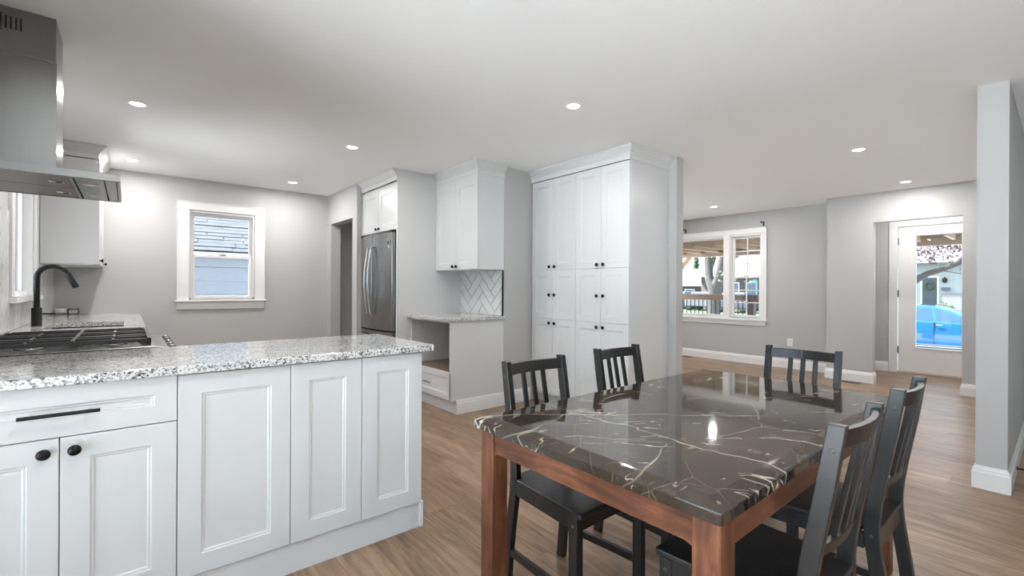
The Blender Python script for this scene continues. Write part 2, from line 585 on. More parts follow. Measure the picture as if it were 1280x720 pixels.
struct(wall_x(MB(), 8.68, 8.83, 0.30, 2.09, 0, H, [DF]), 'wall_porch', M_wall, label='wall holding the glazed front door')
struct(MB().box(3.99, 7.34, 0.215, 0.35, 0, H), 'wall_partition', M_wall, label='end of a partition wall at the right edge')
DH = (-0.70, 0.12, -1, 2.12)
struct(wall_x(MB(), 5.60, 5.72, YS, 0.215, 0, H, [DH]), 'wall_hall', M_wall)
WS = (-1.25, -0.45, 0.10, 2.30)
struct(wall_y(MB(), YS - .15, YS, XR, 5.72, 0, H, [WS]), 'wall_south', M_wall)
WR = (-2.4, 1.95, 0.06, 2.30)
struct(wall_x(MB(), XR - .15, XR, YS - .15, 2.0, 0, H, [WR]), 'wall_rear', M_wall)
portal((XR - .12, -0.22, 1.18), (0, math.radians(-90), 0), 2.24, 4.35)
portal((-.85, YS - .12, 1.2), (math.radians(90), 0, 0), .8, 2.2)
portal((5.9, YB + .13, .85), (math.radians(-90), 0, 0), 1.8, 1.2)
portal((XF + .13, 4.40, 1.4), (0, math.radians(90), 0), 1.4, 2.6)
portal((0.88, YB + .13, 1.57), (math.radians(-90), 0, 0), .67, 1.0)

# baseboards
BP = [(0, 0), (0.016, 0), (0.016, 0.10), (0.011, 0.108), (0.011, 0.118), (0.005, 0.128), (0.003, 0.138), (0, 0.138)]
def base(name, path, side=1):
    where = {'front': 'under the living room window', 'entry': 'left of the front door opening', 'entry_right': 'right of the front door opening', 'porch': 'beside the front door', 'partition': 'around the partition wall end', 'core': 'between the niche cabinet and the pantry', 'back': 'under the kitchen window'}[name[10:]]
    struct(MB().sweep(path, BP, 0, side), name, M_trim, 0, 'white moulded baseboard ' + where)
base('baseboard_front', [(XF, YB - .02), (XF, 2.09)], 1)
base('baseboard_entry', [(7.36, 2.09), (7.34, 2.09), (7.34, 1.58), (7.46, 1.58)], 1)
base('baseboard_entry_right', [(7.46, 0.755), (7.34, 0.755), (7.34, 0.37)], 1)
base('baseboard_porch', [(8.68, 1.97), (8.68, 1.68)], 1)
base('baseboard_partition', [(5.58, 0.215), (3.99, 0.215), (3.99, 0.35), (7.32, 0.35)], -1)
base('baseboard_core', [(2.98, 3.69), (3.33, 3.69)], 1)
base('baseboard_back', [(0.12, YB), (2.085, YB)], 1)

# ------------------------------------------------------------------ kitchen window (window_1)
win = thing('window_1', (0.88, YB, 0.92), 'white double-hung kitchen window', 'window', None, 'structure')
mb = MB()
for x0, x1 in ((0.428, 0.545), (1.215, 1.328)): mb.box(x0, x1, YB - .022, YB, 1.035, 2.085)
mb.box(0.428, 1.328, YB - .022, YB, 2.085, 2.18)
mb.box(0.428, 0.436, YB - .030, YB - .022, 1.035, 2.18); mb.box(1.320, 1.328, YB - .030, YB - .022, 1.035, 2.18)
mb.box(0.428, 1.328, YB - .030, YB - .022, 2.172, 2.18)
mb.build('casing', M_trim, win, .003)
mb = MB().box(0.415, 1.342, YB - .055, YB + .05, 1.020, 1.040); mb.build('sill', M_trim, win, .004)
MB().prism([(YB, 0.925), (YB - .022, 0.935), (YB - .026, 1.02), (YB, 1.02)], 'x', 0.432, 1.322).build('apron', M_trim, win, .002)
mb = MB()
mb.box(0.545, 0.565, YB, YB + .10, 1.04, 2.085); mb.box(1.195, 1.215, YB, YB + .10, 1.04, 2.085); mb.box(0.565, 1.195, YB, YB + .10, 2.06, 2.085)
mb.box(0.545, 1.215, YB + .05, YB + .12, 1.03, 1.058)
mb.build('jamb', M_trim, win, .002)
def sash(x0, x1, z0, z1, y, fr=.028, t=.03):
    mb = MB().box(x0, x0 + fr, y, y + t, z0, z1).box(x1 - fr, x1, y, y + t, z0, z1).box(x0 + fr, x1 - fr, y, y + t, z0, z0 + fr).box(x0 + fr, x1 - fr, y, y + t, z1 - fr, z1)
    return mb
s = sash(0.566, 1.194, 1.55, 2.055, YB + .065, .030).build('upper_sash', M_trim, win, .002)
MB().box(0.596, 1.164, YB + .078, YB + .082, 1.58, 2.025).build('pane', M_glass, s)
s = sash(0.566, 1.194, 1.055, 1.575, YB + .03, .034).build('lower_sash', M_trim, win, .002)
MB().box(0.60, 1.16, YB + .043, YB + .047, 1.089, 1.541).build('pane', M_glass, s)
MB().box(0.845, 0.915, YB + .022, YB + .06, 1.575, 1.588).build('sash_lock', M_chrome, s, .003)

# ------------------------------------------------------------------ sink window (window_2)
win = thing('window_2', (XL, 4.74, 1.09), 'white window over the sink', 'window', None, 'structure')
mb = MB()
mb.box(XL, XL + .02, 4.19, 4.29, 1.125, 2.05).box(XL, XL + .02, 5.19, 5.29, 1.125, 2.05).box(XL, XL + .02, 4.19, 5.29, 2.05, 2.15)
mb.build('casing', M_trim, win, .003)
MB().box(XL - .10, XL + .047, 4.17, 5.31, 1.088, 1.122).build('sill', M_trim, win, .004)
mb = MB().box(XL - .10, XL, 4.29, 4.305, 1.125, 2.05).box(XL - .10, XL, 5.175, 5.19, 1.125, 2.05).box(XL - .10, XL, 4.305, 5.175, 2.03, 2.05)
mb.build('jamb', M_trim, win, .002)
mb = MB()
def sash_x(y0, y1, z0, z1, x, fr=.03, t=.03):
    return MB().box(x, x + t, y0, y0 + fr, z0, z1).box(x, x + t, y1 - fr, y1, z0, z1).box(x, x + t, y0 + fr, y1 - fr, z0, z0 + fr).box(x, x + t, y0 + fr, y1 - fr, z1 - fr, z1)
for y0, y1 in ((4.306, 4.738), (4.742, 5.174)):
    s = sash_x(y0, y1, 1.126, 2.029, XL - .085, .035).build('sash', M_trim, win, .002)
    MB().box(XL - .073, XL - .068, y0 + .035, y1 - .035, 1.161, 1.994).build('pane', M_glass, s)
    MB().box(XL - .055, XL - .048, y0 + .02, y0 + .032, 1.35, 1.42).build('latch', M_chrome, s)

# ------------------------------------------------------------------ living room window (window_3)
win = thing('window_3', (XF, 4.40, 0.61), 'wide white living room window with a small paned side sash', 'window', None, 'structure')
mb = MB()
for y0, y1 in ((3.015, 3.10), (3.595, 3.70), (5.10, 5.205), (5.70, 5.785)): mb.box(XF - .02, XF, y0, y1, 0.72, 2.10)
mb.box(XF - .022, XF, 3.015, 5.785, 2.10, 2.19)
mb.box(XF - .030, XF - .02, 3.015, 3.025, 0.72, 2.19).box(XF - .032, XF - .02, 3.015, 5.785, 2.18, 2.19)
mb.build('casing', M_trim, win, .003)
MB().box(XF - .05, XF + .06, 3.00, 5.80, 0.692, 0.722).build('sill', M_trim, win, .004)
MB().prism([(XF, 0.612), (XF - .02, 0.622), (XF - .026, 0.692), (XF, 0.692)], 'y', 3.03, 5.77).build('apron', M_trim, win, .002)
mb = MB()
for y0, y1 in ((3.10, 3.115), (3.58, 3.595), (3.70, 3.712), (5.088, 5.10), (5.205, 5.22), (5.685, 5.70)): mb.box(XF, XF + .10, y0, y1, 0.722, 2.10)
mb.box(XF, XF + .10, 3.60, 3.695, 0.722, 2.10).box(XF, XF + .10, 5.105, 5.20, 0.722, 2.10)
mb.box(XF, XF + .10, 3.115, 3.58, 2.07, 2.10).box(XF, XF + .10, 3.712, 5.088, 2.07, 2.10).box(XF, XF + .10, 5.22, 5.685, 2.07, 2.10)
mb.box(XF + .06, XF + .12, 3.10, 5.70, 0.70, 0.745)
mb.build('jamb', M_trim, win, .002)
s = sash_x(3.712, 5.088, 0.745, 2.07, XF + .05, .022).build('picture_sash', M_trim, win, .002)
MB().box(XF + .062, XF + .067, 3.734, 5.066, 0.767, 2.048).build('pane', M_glass, s)
for y0, y1 in ((3.115, 3.58), (5.22, 5.685)):
    for z0, z1, x in ((1.385, 2.07, XF + .065), (0.745, 1.42, XF + .03)):
        s = sash_x(y0, y1, z0, z1, x, .034).build('upper_sash' if z0 > 1 else 'lower_sash', M_trim, win, .002)
        MB().box(x + .012, x + .016, y0 + .034, y1 - .034, z0 + .034, z1 - .034).build('pane', M_glass, s)
        g = MB()
        ym = (y0 + y1) / 2
        g.box(x + .008, x + .02, ym - .008, ym + .008, z0 + .034, z1 - .034)
        for k in (1, 2):
            zz = z0 + .034 + (z1 - z0 - .068) * k / 3
            g.box(x + .008, x + .02, y0 + .034, y1 - .034, zz - .008, zz + .008)
        g.build('muntins', M_trim, s)
    MB().box(XF + .02, XF + .055, (y0 + y1) / 2 - .03, (y0 + y1) / 2 + .03, 1.42, 1.433).build('sash_lock', M_plastic, win, .003)

# unseen side window added to brighten the living room, behind the pantry wall
win = thing('added_window_5', (5.9, YB, .25), 'added side window lighting the living room, hidden behind the pantry wall', 'window', None, 'structure')
mb = MB()
for xx in (5.03, 5.9, 6.77): mb.box(xx - .03, xx + .03, YB + .03, YB + .09, .25, 1.45)
mb.box(5.0, 6.8, YB + .03, YB + .09, .25, .31).box(5.0, 6.8, YB + .03, YB + .09, 1.39, 1.45)
mb.build('frame', M_trim, win)
MB().box(5.02, 6.78, YB + .058, YB + .063, .28, 1.42).build('pane', M_glass, win)
# unseen window and patio door added behind the camera to light the room
for nm, (a0, a1, zb, zt) in (('added_window_4', WS),):
    win = thing(nm, ((a0 + a1) / 2, YS, zb), 'window added for light in the dining wall behind the camera', 'window', None, 'structure')
    mb = MB()
    for k in range(2):
        xx = a0 + (a1 - a0) * k
        mb.box(xx - .03, xx + .03, YS - .09, YS - .02, zb, zt)
    mb.box(a0, a1, YS - .09, YS - .02, zb, zb + .06).box(a0, a1, YS - .09, YS - .02, zt - .06, zt)
    mb.build('frame', M_trim, win)
    MB().box(a0 + .02, a1 - .02, YS - .06, YS - .055, zb + .03, zt - .03).build('pane', M_glass, win)
win = thing('unseen_patio_door', (XR, -0.45, 0.06), 'unseen sliding patio door added behind the camera to light the room', 'door', None, 'structure')  # unseen door, its glass enlarged to let more daylight in
mb = MB()
for yy in (-2.37, -0.22, 1.92): mb.box(XR - .10, XR - .03, yy - .03, yy + .03, .06, 2.30)
mb.box(XR - .10, XR - .03, -2.4, 1.95, .06, .12).box(XR - .10, XR - .03, -2.4, 1.95, 2.24, 2.30)
mb.build('frame', M_trim, win)
MB().box(XR - .067, XR - .062, -2.38, 1.93, .09, 2.27).build('pane', M_glass, win)

# ------------------------------------------------------------------ front door (door_1), hall door (door_2)
d = thing('door_1', (8.68, 1.14, 0), 'white front door with a tall glass pane', 'door', None, 'structure')
mb = MB().box(8.66, 8.68, 1.575, 1.675, 0, 2.125).box(8.66, 8.68, 0.60, 0.70, 0, 2.125).box(8.66, 8.68, 0.60, 1.675, 2.125, 2.205)
mb.build('casing', M_trim, d, .004)
mb = MB()
mb.box(8.69, 8.735, 0.705, 0.895, .03, 2.118).box(8.69, 8.735, 1.38, 1.57, .03, 2.118)
mb.box(8.69, 8.735, 0.895, 1.38, .03, .375).box(8.69, 8.735, 0.895, 1.38, 1.992, 2.118)
leaf = mb.build('door_leaf', M_door, d)
mb = MB().box(8.682, 8.742, .88, .90, .36, 2.007).box(8.682, 8.742, 1.375, 1.395, .36, 2.007).box(8.682, 8.742, .90, 1.375, .36, .38).box(8.682, 8.742, .90, 1.375, 1.987, 2.007)
mb.build('glazing_bead', M_plastic, leaf, .003)
MB().box(8.708, 8.714, .897, 1.378, .377, 1.99).build('pane', M_glass, leaf)
for z in (0.33, 1.15, 1.91):
    MB().box(8.678, 8.692, 1.565, 1.580, z - .05, z + .05).build('hinge', M_black, leaf)
mb = MB().lathe([(.028, 0), (.028, .008), (.012, .012), (.012, .05)], (8.69, .755, 1.0), (-1, 0, 0)); mb.bar((8.645, .755, 1.0), (8.645, .86, 1.0), .018, .012)
mb.build('lever_handle', M_black, leaf)
MB().box(8.66, 8.80, 0.70, 1.58, 0, .028).build('threshold', mat('threshold_oak', (.62, .5, .4), .4), d, .004)
d = thing('door_2', (5.6, -0.29, 0), 'white hall door past the partition wall', 'door', None, 'structure')
MB().box(5.58, 5.6, 0.12, 0.20, 0, 2.20).box(5.58, 5.6, -.78, -.70, 0, 2.20).box(5.58, 5.6, -.70, .12, 2.12, 2.20).build('casing', M_trim, d, .003)
mb = MB().shaker((5.66, -.70, .01), (0, 1, 0), (-1, 0, 0), .82, 2.10, .035, .11)
mb.build('door_leaf', M_trim, d)
MB().lathe([(.025, 0), (.012, .01), (.012, .03), (.027, .045), (.02, .065)], (5.625, -.62, 1.0), (-1, 0, 0)).build('door_knob', M_black, d)

# ================================================================== KITCHEN
KN = [(0.006, 0), (0.006, 0.012), (0.0165, 0.016), (0.0175, 0.021), (0.014, 0.026), (0.004, 0.028)]
def knob(p, n, par, oval=False):
    o = MB().lathe(KN, p, n, 14).build('knob', M_black, par)
    return o
def pull(p, u, n, L, par, r=.006):
    p, u, n = Vector(p), Vector(u), Vector(n)
    mb = MB()
    mb.tube([p - u * L / 2 + n * .032, p + u * L / 2 + n * .032], r, 10)
    o = mb.build('pull_handle', M_black, par)
    for k in (-.36, .36): MB().tube([p + u * L * k, p + u * L * k + n * .032], r * .8, 8).build('handle_post', M_chrome, o)
    return o

# --- peninsula
YP = 2.08           # door back plane (front faces at 2.06)
CT0, CT1 = 0.880, 0.913
c = thing('base_cabinet', (-0.165, 2.38, 0), 'white peninsula base cabinet with one drawer over two knobbed doors', 'cabinet')
MB().box(-.471, .1395, YP, 2.70, .128, CT0).build('body', M_cab, c)
dr = MB().shaker((-.4695, YP, .7145), (1, 0, 0), (0, -1, 0), .609, .1635, .02, .062).build('drawer', M_cab, c)
pull((-.162, 2.06, .793), (1, 0, 0), (0, -1, 0), .19, dr)
for x0, kx in ((-.4695, -.2), (-.1635, -.129)):
    dd = MB().shaker((x0, YP, .130), (1, 0, 0), (0, -1, 0), .303, .581, .02, .071).build('door', M_cab, c)
    knob((kx, 2.06, .670), (0, -1, 0), dd)
for i, (a, b2, txt) in enumerate(((.141, .524, 'widest plain white peninsula cabinet front right of the drawer cabinet'), (.524, .827, 'plain white peninsula cabinet front, the middle of the three without handles'), (.827, 1.135, 'white end cabinet at the free corner of the peninsula'))):
    c = thing('panel_cabinet', ((a + b2) / 2, 2.38, 0), txt, 'cabinet', None)
    MB().box(a + .0005, b2 - .0005, YP, 2.70, .128, CT0).build('body', M_cab, c)
    MB().shaker((a + .0015, YP, .130), (1, 0, 0), (0, -1, 0), b2 - a - .003, .745, .02, .072).build('front_panel', M_cab, c)
mb = MB().box(-.53, 1.130, 2.073, 2.69, 0, .126)
kp = tag(mb.build('toe_kick', M_cab), 'white flush plinth under the peninsula cabinets', 'plinth')
MB().box(1.130, 1.150, 2.066, 2.69, 0, .126).build('end_trim', M_cab, kp, .003)
tag(MB().box(XL + .002, 1.188, 2.035, 2.722, CT0 + .001, CT1).build('peninsula_countertop', M_granite, None, .004, 3), 'speckled granite countertop on the peninsula', 'countertop')

# --- range
YR0, YR1 = 2.735, 3.495
g = thing('gas_range', (-.2, 3.115, 0), 'stainless slide-in gas range behind the peninsula under the hood', 'range')
mb = MB().box(-.55, .075, YR0, YR1, .03, .90); mb.box(-.53, .05, YR0 + .05, YR1 - .05, 0, .03)
mb.build('body', M_steel, g, .003)
MB().box(-.56, .10, YR0 - .004, YR1 + .004, .9135, .919).build('cooktop', M_steel, g, .003)
MB().prism([(.075, .80), (.125, .80), (.16, .86), (.155, .908), (.10, .919), (.075, .9)], 'y', YR0, YR1).build('control_panel', M_steel, g, .003)
for k in range(5):
    y = YR0 + .09 + k * .145
    MB().lathe([(.020, 0), (.024, .004), (.022, .03), (.018, .034)], (.158, y, .885), (1, 0, .25), 16).build('control_knob', M_steel, g)
dd = MB().box(.076, .11, YR0 + .005, YR1 - .005, .17, .79).build('oven_door', M_steel, g, .004)
MB().tube([(.155, YR0 + .06, .74), (.155, YR1 - .06, .74)], .012).build('door_handle', M_steel, dd)
MB().box(.110, .1115, YR0 + .1, YR1 - .1, .28, .66).build('oven_glass', mat('oven_glass', (.02, .02, .02), .05), dd)
MB().box(.076, .108, YR0 + .005, YR1 - .005, .04, .165).build('storage_drawer', M_steel, g, .004)
MB().box(-.56, -.48, YR0 + .01, YR1 - .01, .919, .948).build('rear_vent', M_iron, g, .003)
for cx, cy in ((-.33, YR0 + .19), (-.33, YR1 - .19), (-.05, YR0 + .19), (-.05, YR1 - .19), (-.19, (YR0 + YR1) / 2)):
    bb = MB().lathe([(.05, 0), (.05, .008), (.035, .010), (.035, .018)], (cx, cy, .919), (0, 0, 1), 18).build('burner', M_steel, g)
    MB().lathe([(.036, 0), (.036, .006), (.03, .010)], (cx, cy, .936), (0, 0, 1), 18).build('burner_cap', M_iron, bb)
W3 = (YR1 - YR0 - .02) / 3
for k in range(3):
    y0 = YR0 + .01 + k * W3; y1 = y0 + W3 - .004; ym = (y0 + y1) / 2
    mb = MB()
    x0, x1 = -.475, .085
    for yy in (y0 + .006, y1 - .006):
        mb.prism([(x0, .922), (x0 + .03, .922), (x0 + .045, .940), (x1 - .045, .940), (x1 - .03, .922), (x1, .922), (x1, .940), (x1 - .02, .957), (x0 + .02, .957), (x0, .940)], 'y', yy - .006, yy + .006)
    for xx in (x0 + .006, x1 - .006): mb.bar((xx, y0, .953), (xx, y1, .953), .012, .012)
    mb.bar((x0, ym, .953), (x1, ym, .953), .011, .012)
    mb.bar((-.185, y0, .953), (-.185, y1, .953), .013, .012)
    for xx in (-.33, -.05):
        for ya, yb in ((y0, y0 + .06), (y1 - .06, y1)): mb.bar((xx, ya, .953), (xx, yb, .953), .010, .012)
    for xx in (x0 + .008, x1 - .008):
        for yy in (y0 + .008, y1 - .008): mb.bar((xx, yy, .925), (xx, yy, .95), .014, .014)
    mb.bar((x1 - .004, y0, .945), (x1 - .004, y1, .945), .012, .025)
    mb.build('grate', M_iron, g, .002)

# --- hood
hd = thing('range_hood', (-.3, 3.10, 1.67), 'stainless chimney range hood hanging over the gas range', 'range hood')
mb = MB()
hx0, hx1, hy0, hy1 = XL + .002, -.028, 2.76, 3.43
# shallow tray: outer skin with a recessed underside
mb.prism([(hx0, 1.671), (hx1, 1.671), (hx1, 1.707), (hx0, 1.707)], 'y', hy0, hy0 + .012)
mb.box(hx0, hx1, hy1 - .012, hy1, 1.671, 1.707)
mb.box(hx1 - .012, hx1, hy0 + .012, hy1 - .012, 1.671, 1.707)
mb.box(hx0, hx0 + .012, hy0 + .012, hy1 - .012, 1.671, 1.707)
mb.box(hx0 + .012, hx1 - .012, hy0 + .012, hy1 - .012, 1.690, 1.707)
mb.prism([(hx0, 1.707), (-.25, 1.707), (-.258, 1.73), (hx0, 1.73)], 'y', 3.00, 3.31)
mb.build('canopy', M_steel, hd, .002)
for y0, y1 in ((hy0 + .02, 3.09), (3.10, hy1 - .02)):
    fl = MB().box(hx0 + .03, -.205, y0, y1, 1.674, 1.689).build('baffle_filter', mat('filter_mesh', (.20, .18, .17), .4, .9), hd, .003)
    MB().box(-.275, -.225, (y0 + y1) / 2 - .02, (y0 + y1) / 2 + .02, 1.670, 1.674).build('filter_latch', M_chrome, fl, .002)
    MB().box(-.252, -.232, (y0 + y1) / 2 - .008, (y0 + y1) / 2 + .008, 1.668, 1.670).build('latch_slot', M_dark, fl)
MB().box(-.200, -.188, hy0 + .015, hy1 - .015, 1.668, 1.689).build('cross_rail', M_steel, hd)
lt = MB().box(-.183, -.085, hy0 + .02, hy1 - .02, 1.672, 1.689).build('light_panel', M_steel, hd, .002)
for y in (2.93, 3.26):
    MB().prism([(-.165 + .06 * (k / 8), y + .028 * sin(pi * k / 8)) for k in range(9)][::-1] + [(-.165 + .06 * k / 8, y - .01 * sin(pi * k / 8)) for k in range(1, 8)], 'z', 1.670, 1.673).build('lamp_lens', M_plastic, lt)
MB().box(-.079, -.042, hy0 + .02, hy1 - .02, 1.673, 1.689).build('control_strip', M_steel, hd, .002)
cx0, cx1, cy0, cy1 = XL + .002, -.258, 3.02, 3.30
MB().box(cx0, cx1, cy0, cy1, 1.73, 2.238).build('lower_duct_cover', M_steel, hd, .003)
up = MB().box(cx0, cx1 - .003, cy0 + .003, cy1 - .003, 2.238, H - .001).build('upper_duct_cover', M_steel, hd, .002)
mb = MB()
for k in range(9):
    x = -.378 - k * .0155
    mb.box(x, x + .0065, cy0 + .0015, cy0 + .0045, 2.346, 2.402)
mb.build('vent_slots', M_dark, up)
for z in (2.338, 2.408): MB().lathe([(.004, 0), (.004, .002)], (-.437, cy0 + .003, z), (0, -1, 0), 8).build('screw', M_dark, up)

# --- left run: base cabinet, countertop with sink cut-out
c = thing('base_cabinet', (-.24, 4.99, 0), 'white sink base cabinets along the window wall', 'cabinet')
mb = MB().box(XL + .002, .06, 3.50, YB - .002, .11, .54).box(XL + .002, .06, 3.50, 4.22, .54, CT0).box(XL + .002, .06, 5.02, YB - .002, .54, CT0)
mb.box(XL + .002, -.48, 4.22, 5.02, .54, CT0).box(.03, .06, 4.22, 5.02, .54, CT0); mb.box(XL + .002, .0, 3.50, YB - .002, 0, .11)
mb.build('body', M_cab, c)
yy = 3.502
for wd in (.60, .50, .50, .60, .76):
    dd = MB().shaker((.06, yy + .0015, .115), (0, 1, 0), (1, 0, 0), wd - .003, .755, .02, .07).build('door', M_cab, c)
    knob((.08, yy + .06, .80), (1, 0, 0), dd)
    yy += wd
mb = MB()
sx0, sx1, sy0, sy1 = -.43, -.02, 4.28, 4.90
mb.box(XL + .002, sx0, 3.497, YB - .002, CT0 + .001, CT1).box(sx1, .10, 3.497, YB - .002, CT0 + .001, CT1)
mb.box(sx0, sx1, 3.497, sy0, CT0 + .001, CT1).box(sx0, sx1, sy1, YB - .002, CT0 + .001, CT1)
tag(mb.build('countertop', M_granite), 'speckled granite countertop around the sink', 'countertop')
mb = MB()
x0, x1, y0, y1, zb, zt = sx0 - .012, sx1 + .012, sy0 - .012, sy1 + .012, .68, CT0
mb.box(x0, x1, y0, y1, zb, zb + .004).box(x0, x0 + .006, y0, y1, zb, zt).box(x1 - .006, x1, y0, y1, zb, zt).box(x0, x1, y0, y0 + .006, zb, zt).box(x0, x1, y1 - .006, y1, zb, zt)
sk = tag(mb.build('sink', M_steel), 'undermount stainless sink in the granite countertop', 'sink')
MB().lathe([(.045, 0), (.04, .004), (.02, .002)], (-.22, 4.59, .684), (0, 0, 1)).build('drain', M_chrome, sk)

# faucet
FX, FY = -.493, 4.66
fa = thing('faucet', (FX, FY, CT1), 'black gooseneck pull-down faucet beside the sink', 'faucet')
mb = MB().lathe([(.030, 0), (.030, .004), (.0285, .006), (.0285, .126), (.026, .13)], (FX, FY, CT1), (0, 0, 1), 20); mb.build('base', M_black, fa)
pts = [(FX, FY, 1.03), (FX, FY, 1.255)]
R = .083
for k in range(1, 15):
    a = pi - pi * k / 14 * .90
    pts.append((FX + R + R * cos(a), FY, 1.255 + R * sin(a)))
MB().tube(pts, .0165, 12).build('spout', M_black, fa)
e = Vector(pts[-1]); d0 = (e - Vector(pts[-2])).normalized()
sp = MB().lathe([(.0175, 0), (.019, .01), (.020, .10), (.018, .105)], e, d0, 14).build('spray_head', M_black, fa)
MB().box(e.x + .026, e.x + .032, FY - .008, FY + .008, e.z - .075, e.z - .045).build('button', M_chrome, sp)
MB().tube([(FX + .028, FY, .998), (FX + .095, FY, .996)], .006, 8).build('lever', M_black, fa)

# left wall cabinet
c = thing('wall_cabinet', (-.38, 6.0, 1.39), 'white wall cabinet in the corner above the sink counter', 'cabinet')
MB().box(XL + .002, -.215, 5.52, YB - .002, 1.392, 2.32).build('body', M_cab, c, .0015)
MB().box(XL + .004, -.235, 5.53, YB - .01, 1.384, 1.392).build('underside', M_cab, c)
for k in range(2):
    y0 = 5.521 + k * .478
    dd = MB().shaker((-.215, y0 + .0015, 1.392), (0, 1, 0), (1, 0, 0), .475, .90, .02, .068).build('door', M_cab, c)
    knob((-.195, 5.56 if k == 0 else 6.43, 1.425), (1, 0, 0), dd)
CR = [(0.0, 0.0), (0.006, 0.0), (0.006, 0.045), (0.012, 0.050), (0.012, 0.058), (0.026, 0.072), (0.045, 0.094), (0.058, 0.104), (0.058, 0.118), (0.0, 0.118)]
MB().sweep([(XL + .002, 5.52), (-.205, 5.52), (-.205, YB - .002)], CR, 2.326, 1).build('crown_moulding', M_cab, c)

# --- fridge enclosure and refrigerator
XE = 2.165
c = thing('refrigerator_cabinet', (2.5, 4.95, 0), 'tall white enclosure with two short doors above the refrigerator', 'cabinet')
MB().box(XE, 2.968, 4.48, 4.50, 0, H - .002).build('side_panel', M_cab, c)
MB().box(XE, 2.968, 5.408, 5.428, 0, 2.326).build('side_panel', M_cab, c)
MB().box(XE + .02, 2.968, 4.50, 5.408, 1.815, 2.326).build('body', M_cab, c)
for y0, ky in ((4.5015, 4.915), (4.9575, 4.99)):
    dd = MB().shaker((XE + .02, y0, 1.818), (0, 1, 0), (-1, 0, 0), .448, .475, .02, .068).build('door', M_cab, c)
    knob((XE, ky, 1.853), (-1, 0, 0), dd)
MB().sweep([(XE, 5.428), (XE, 4.482)], CR, 2.326, 1).build('crown_moulding', M_cab, c)

fr = thing('refrigerator', (2.5, 4.965, 0), 'stainless french-door refrigerator between white panels', 'refrigerator')
FX0, FC = 2.150, 2.095
MB().box(2.20, 2.92, 4.525, 5.395, .03, 1.79).build('body', mat('fridge_side', (.22, .22, .22), .4, .6), fr)
MB().box(2.22, 2.90, 4.53, 5.39, 0, .03).build('base_grille', M_dark, fr)
def bow(y):      # front surface of the doors
    k = (y - 4.965) / .435
    return FC + (FX0 - FC) * k * k
def fdoor(y0, y1, z0, z1, nm, n=10):
    mb = MB()
    ys = [y0 + (y1 - y0) * i / n for i in range(n + 1)]
    poly = [(2.197, y0), *[(bow(y), y) for y in ys], (2.197, y1)]
    k = len(poly)
    vs = [(p[0], p[1], z) for z in (z0, z1) for p in poly]
    fs = [list(range(k))[::-1], list(range(k, 2 * k))]
    mb.add(vs, fs)
    mb.add(vs, [(i, (i + 1) % k, k + (i + 1) % k, k + i) for i in range(k)], True)
    o = mb.build(nm, M_steel, fr)
    return o
from itertools import product
for y0, y1, sgn in ((4.53, 4.9625, -1), (4.9675, 5.40, 1)):
    dd = fdoor(y0, y1, .735, 1.785, 'door')
    hy = 4.965 + sgn * .045
    pts = [(bow(hy) - .004, hy, 1.64), (bow(hy) - .03, hy, 1.635)] + [(bow(hy) - .03 - .035 * sin(pi * k / 12), hy + sgn * .0, 1.62 - .70 * k / 12) for k in range(13)] + [(bow(hy) - .03, hy, .905), (bow(hy) - .004, hy, .90)]
    MB().tube(pts, .0125, 10).build('door_handle', M_chrome, dd)
    if sgn < 0:
        yb = 4.615
        bd = MB().lathe([(.026, 0), (.026, .002), (.020, .0035), (.0, .0036)], (bow(yb) + .001, yb, 1.68), (-1, 0, .0), 20).build('round_badge', M_chrome, dd)
        MB().lathe([(.017, 0), (.015, .0015)], (bow(yb) - .0025, yb, 1.68), (-1, 0, 0), 20).build('badge_face', M_dark, bd)
        MB().box(bow(yb) - .001, bow(yb) + .003, yb - .013, yb + .013, 1.62, 1.648).build('sticker', M_plastic, dd)
dd = fdoor(4.53, 5.40, .06, .720, 'freezer_drawer', 16)
pts = [(bow(4.58), 4.58, .665)] + [(bow(4.58 + .77 * k / 14) - .045, 4.58 + .77 * k / 14, .665) for k in range(15)] + [(bow(5.35), 5.35, .665)]
MB().tube(pts, .0125, 10).build('drawer_handle', M_chrome, dd)
MB().box(2.155, 2.197, 4.535, 5.395, .720, .735).build('door_gasket', M_dark, fr)
for y in (4.56, 5.37): MB().box(2.14, 2.24, y - .03, y + .03, 1.79, 1.808).build('hinge_cover', M_dark, fr, .004)

# --- oven/microwave base cabinet
c = thing('appliance_base_cabinet', (2.65, 4.08, 0), 'white base cabinet with an open appliance niche over one drawer', 'cabinet')
mb = MB()
mb.box(2.33, 2.968, 3.69, 3.71, .126, CT0).box(2.33, 2.968, 4.459, 4.479, .126, CT0)
mb.box(2.945, 2.968, 3.71, 4.459, .126, CT0); mb.box(2.35, 2.945, 3.71, 4.459, .126, .385)
mb.box(2.33, 2.36, 3.71, 4.459, .862, CT0)
mb.build('body', M_cab, c)
MB().box(2.345, 2.945, 3.71, 4.459, .385, .400).build('niche_shelf', M_niche, c)
dr = MB().shaker((2.35, 3.692, .135), (0, 1, 0), (-1, 0, 0), .785, .262, .02, .055).build('drawer', M_cab, c)
pull((2.33, 4.085, .262), (0, 1, 0), (-1, 0, 0), .14, dr, .005)
MB().box(2.392, 2.95, 3.695, 4.478, 0, .126).build('toe_kick', M_cab, c)
MB().sweep([(2.392, 3.69), (2.968, 3.69)], BP, 0, 1).build('base_trim', M_trim, c)
tag(MB().box(2.285, 2.968, 3.662, 4.479, CT0 + .001, CT1).build('countertop', M_granite, None, .004, 3), 'small speckled granite countertop over the open niche cabinet', 'countertop')

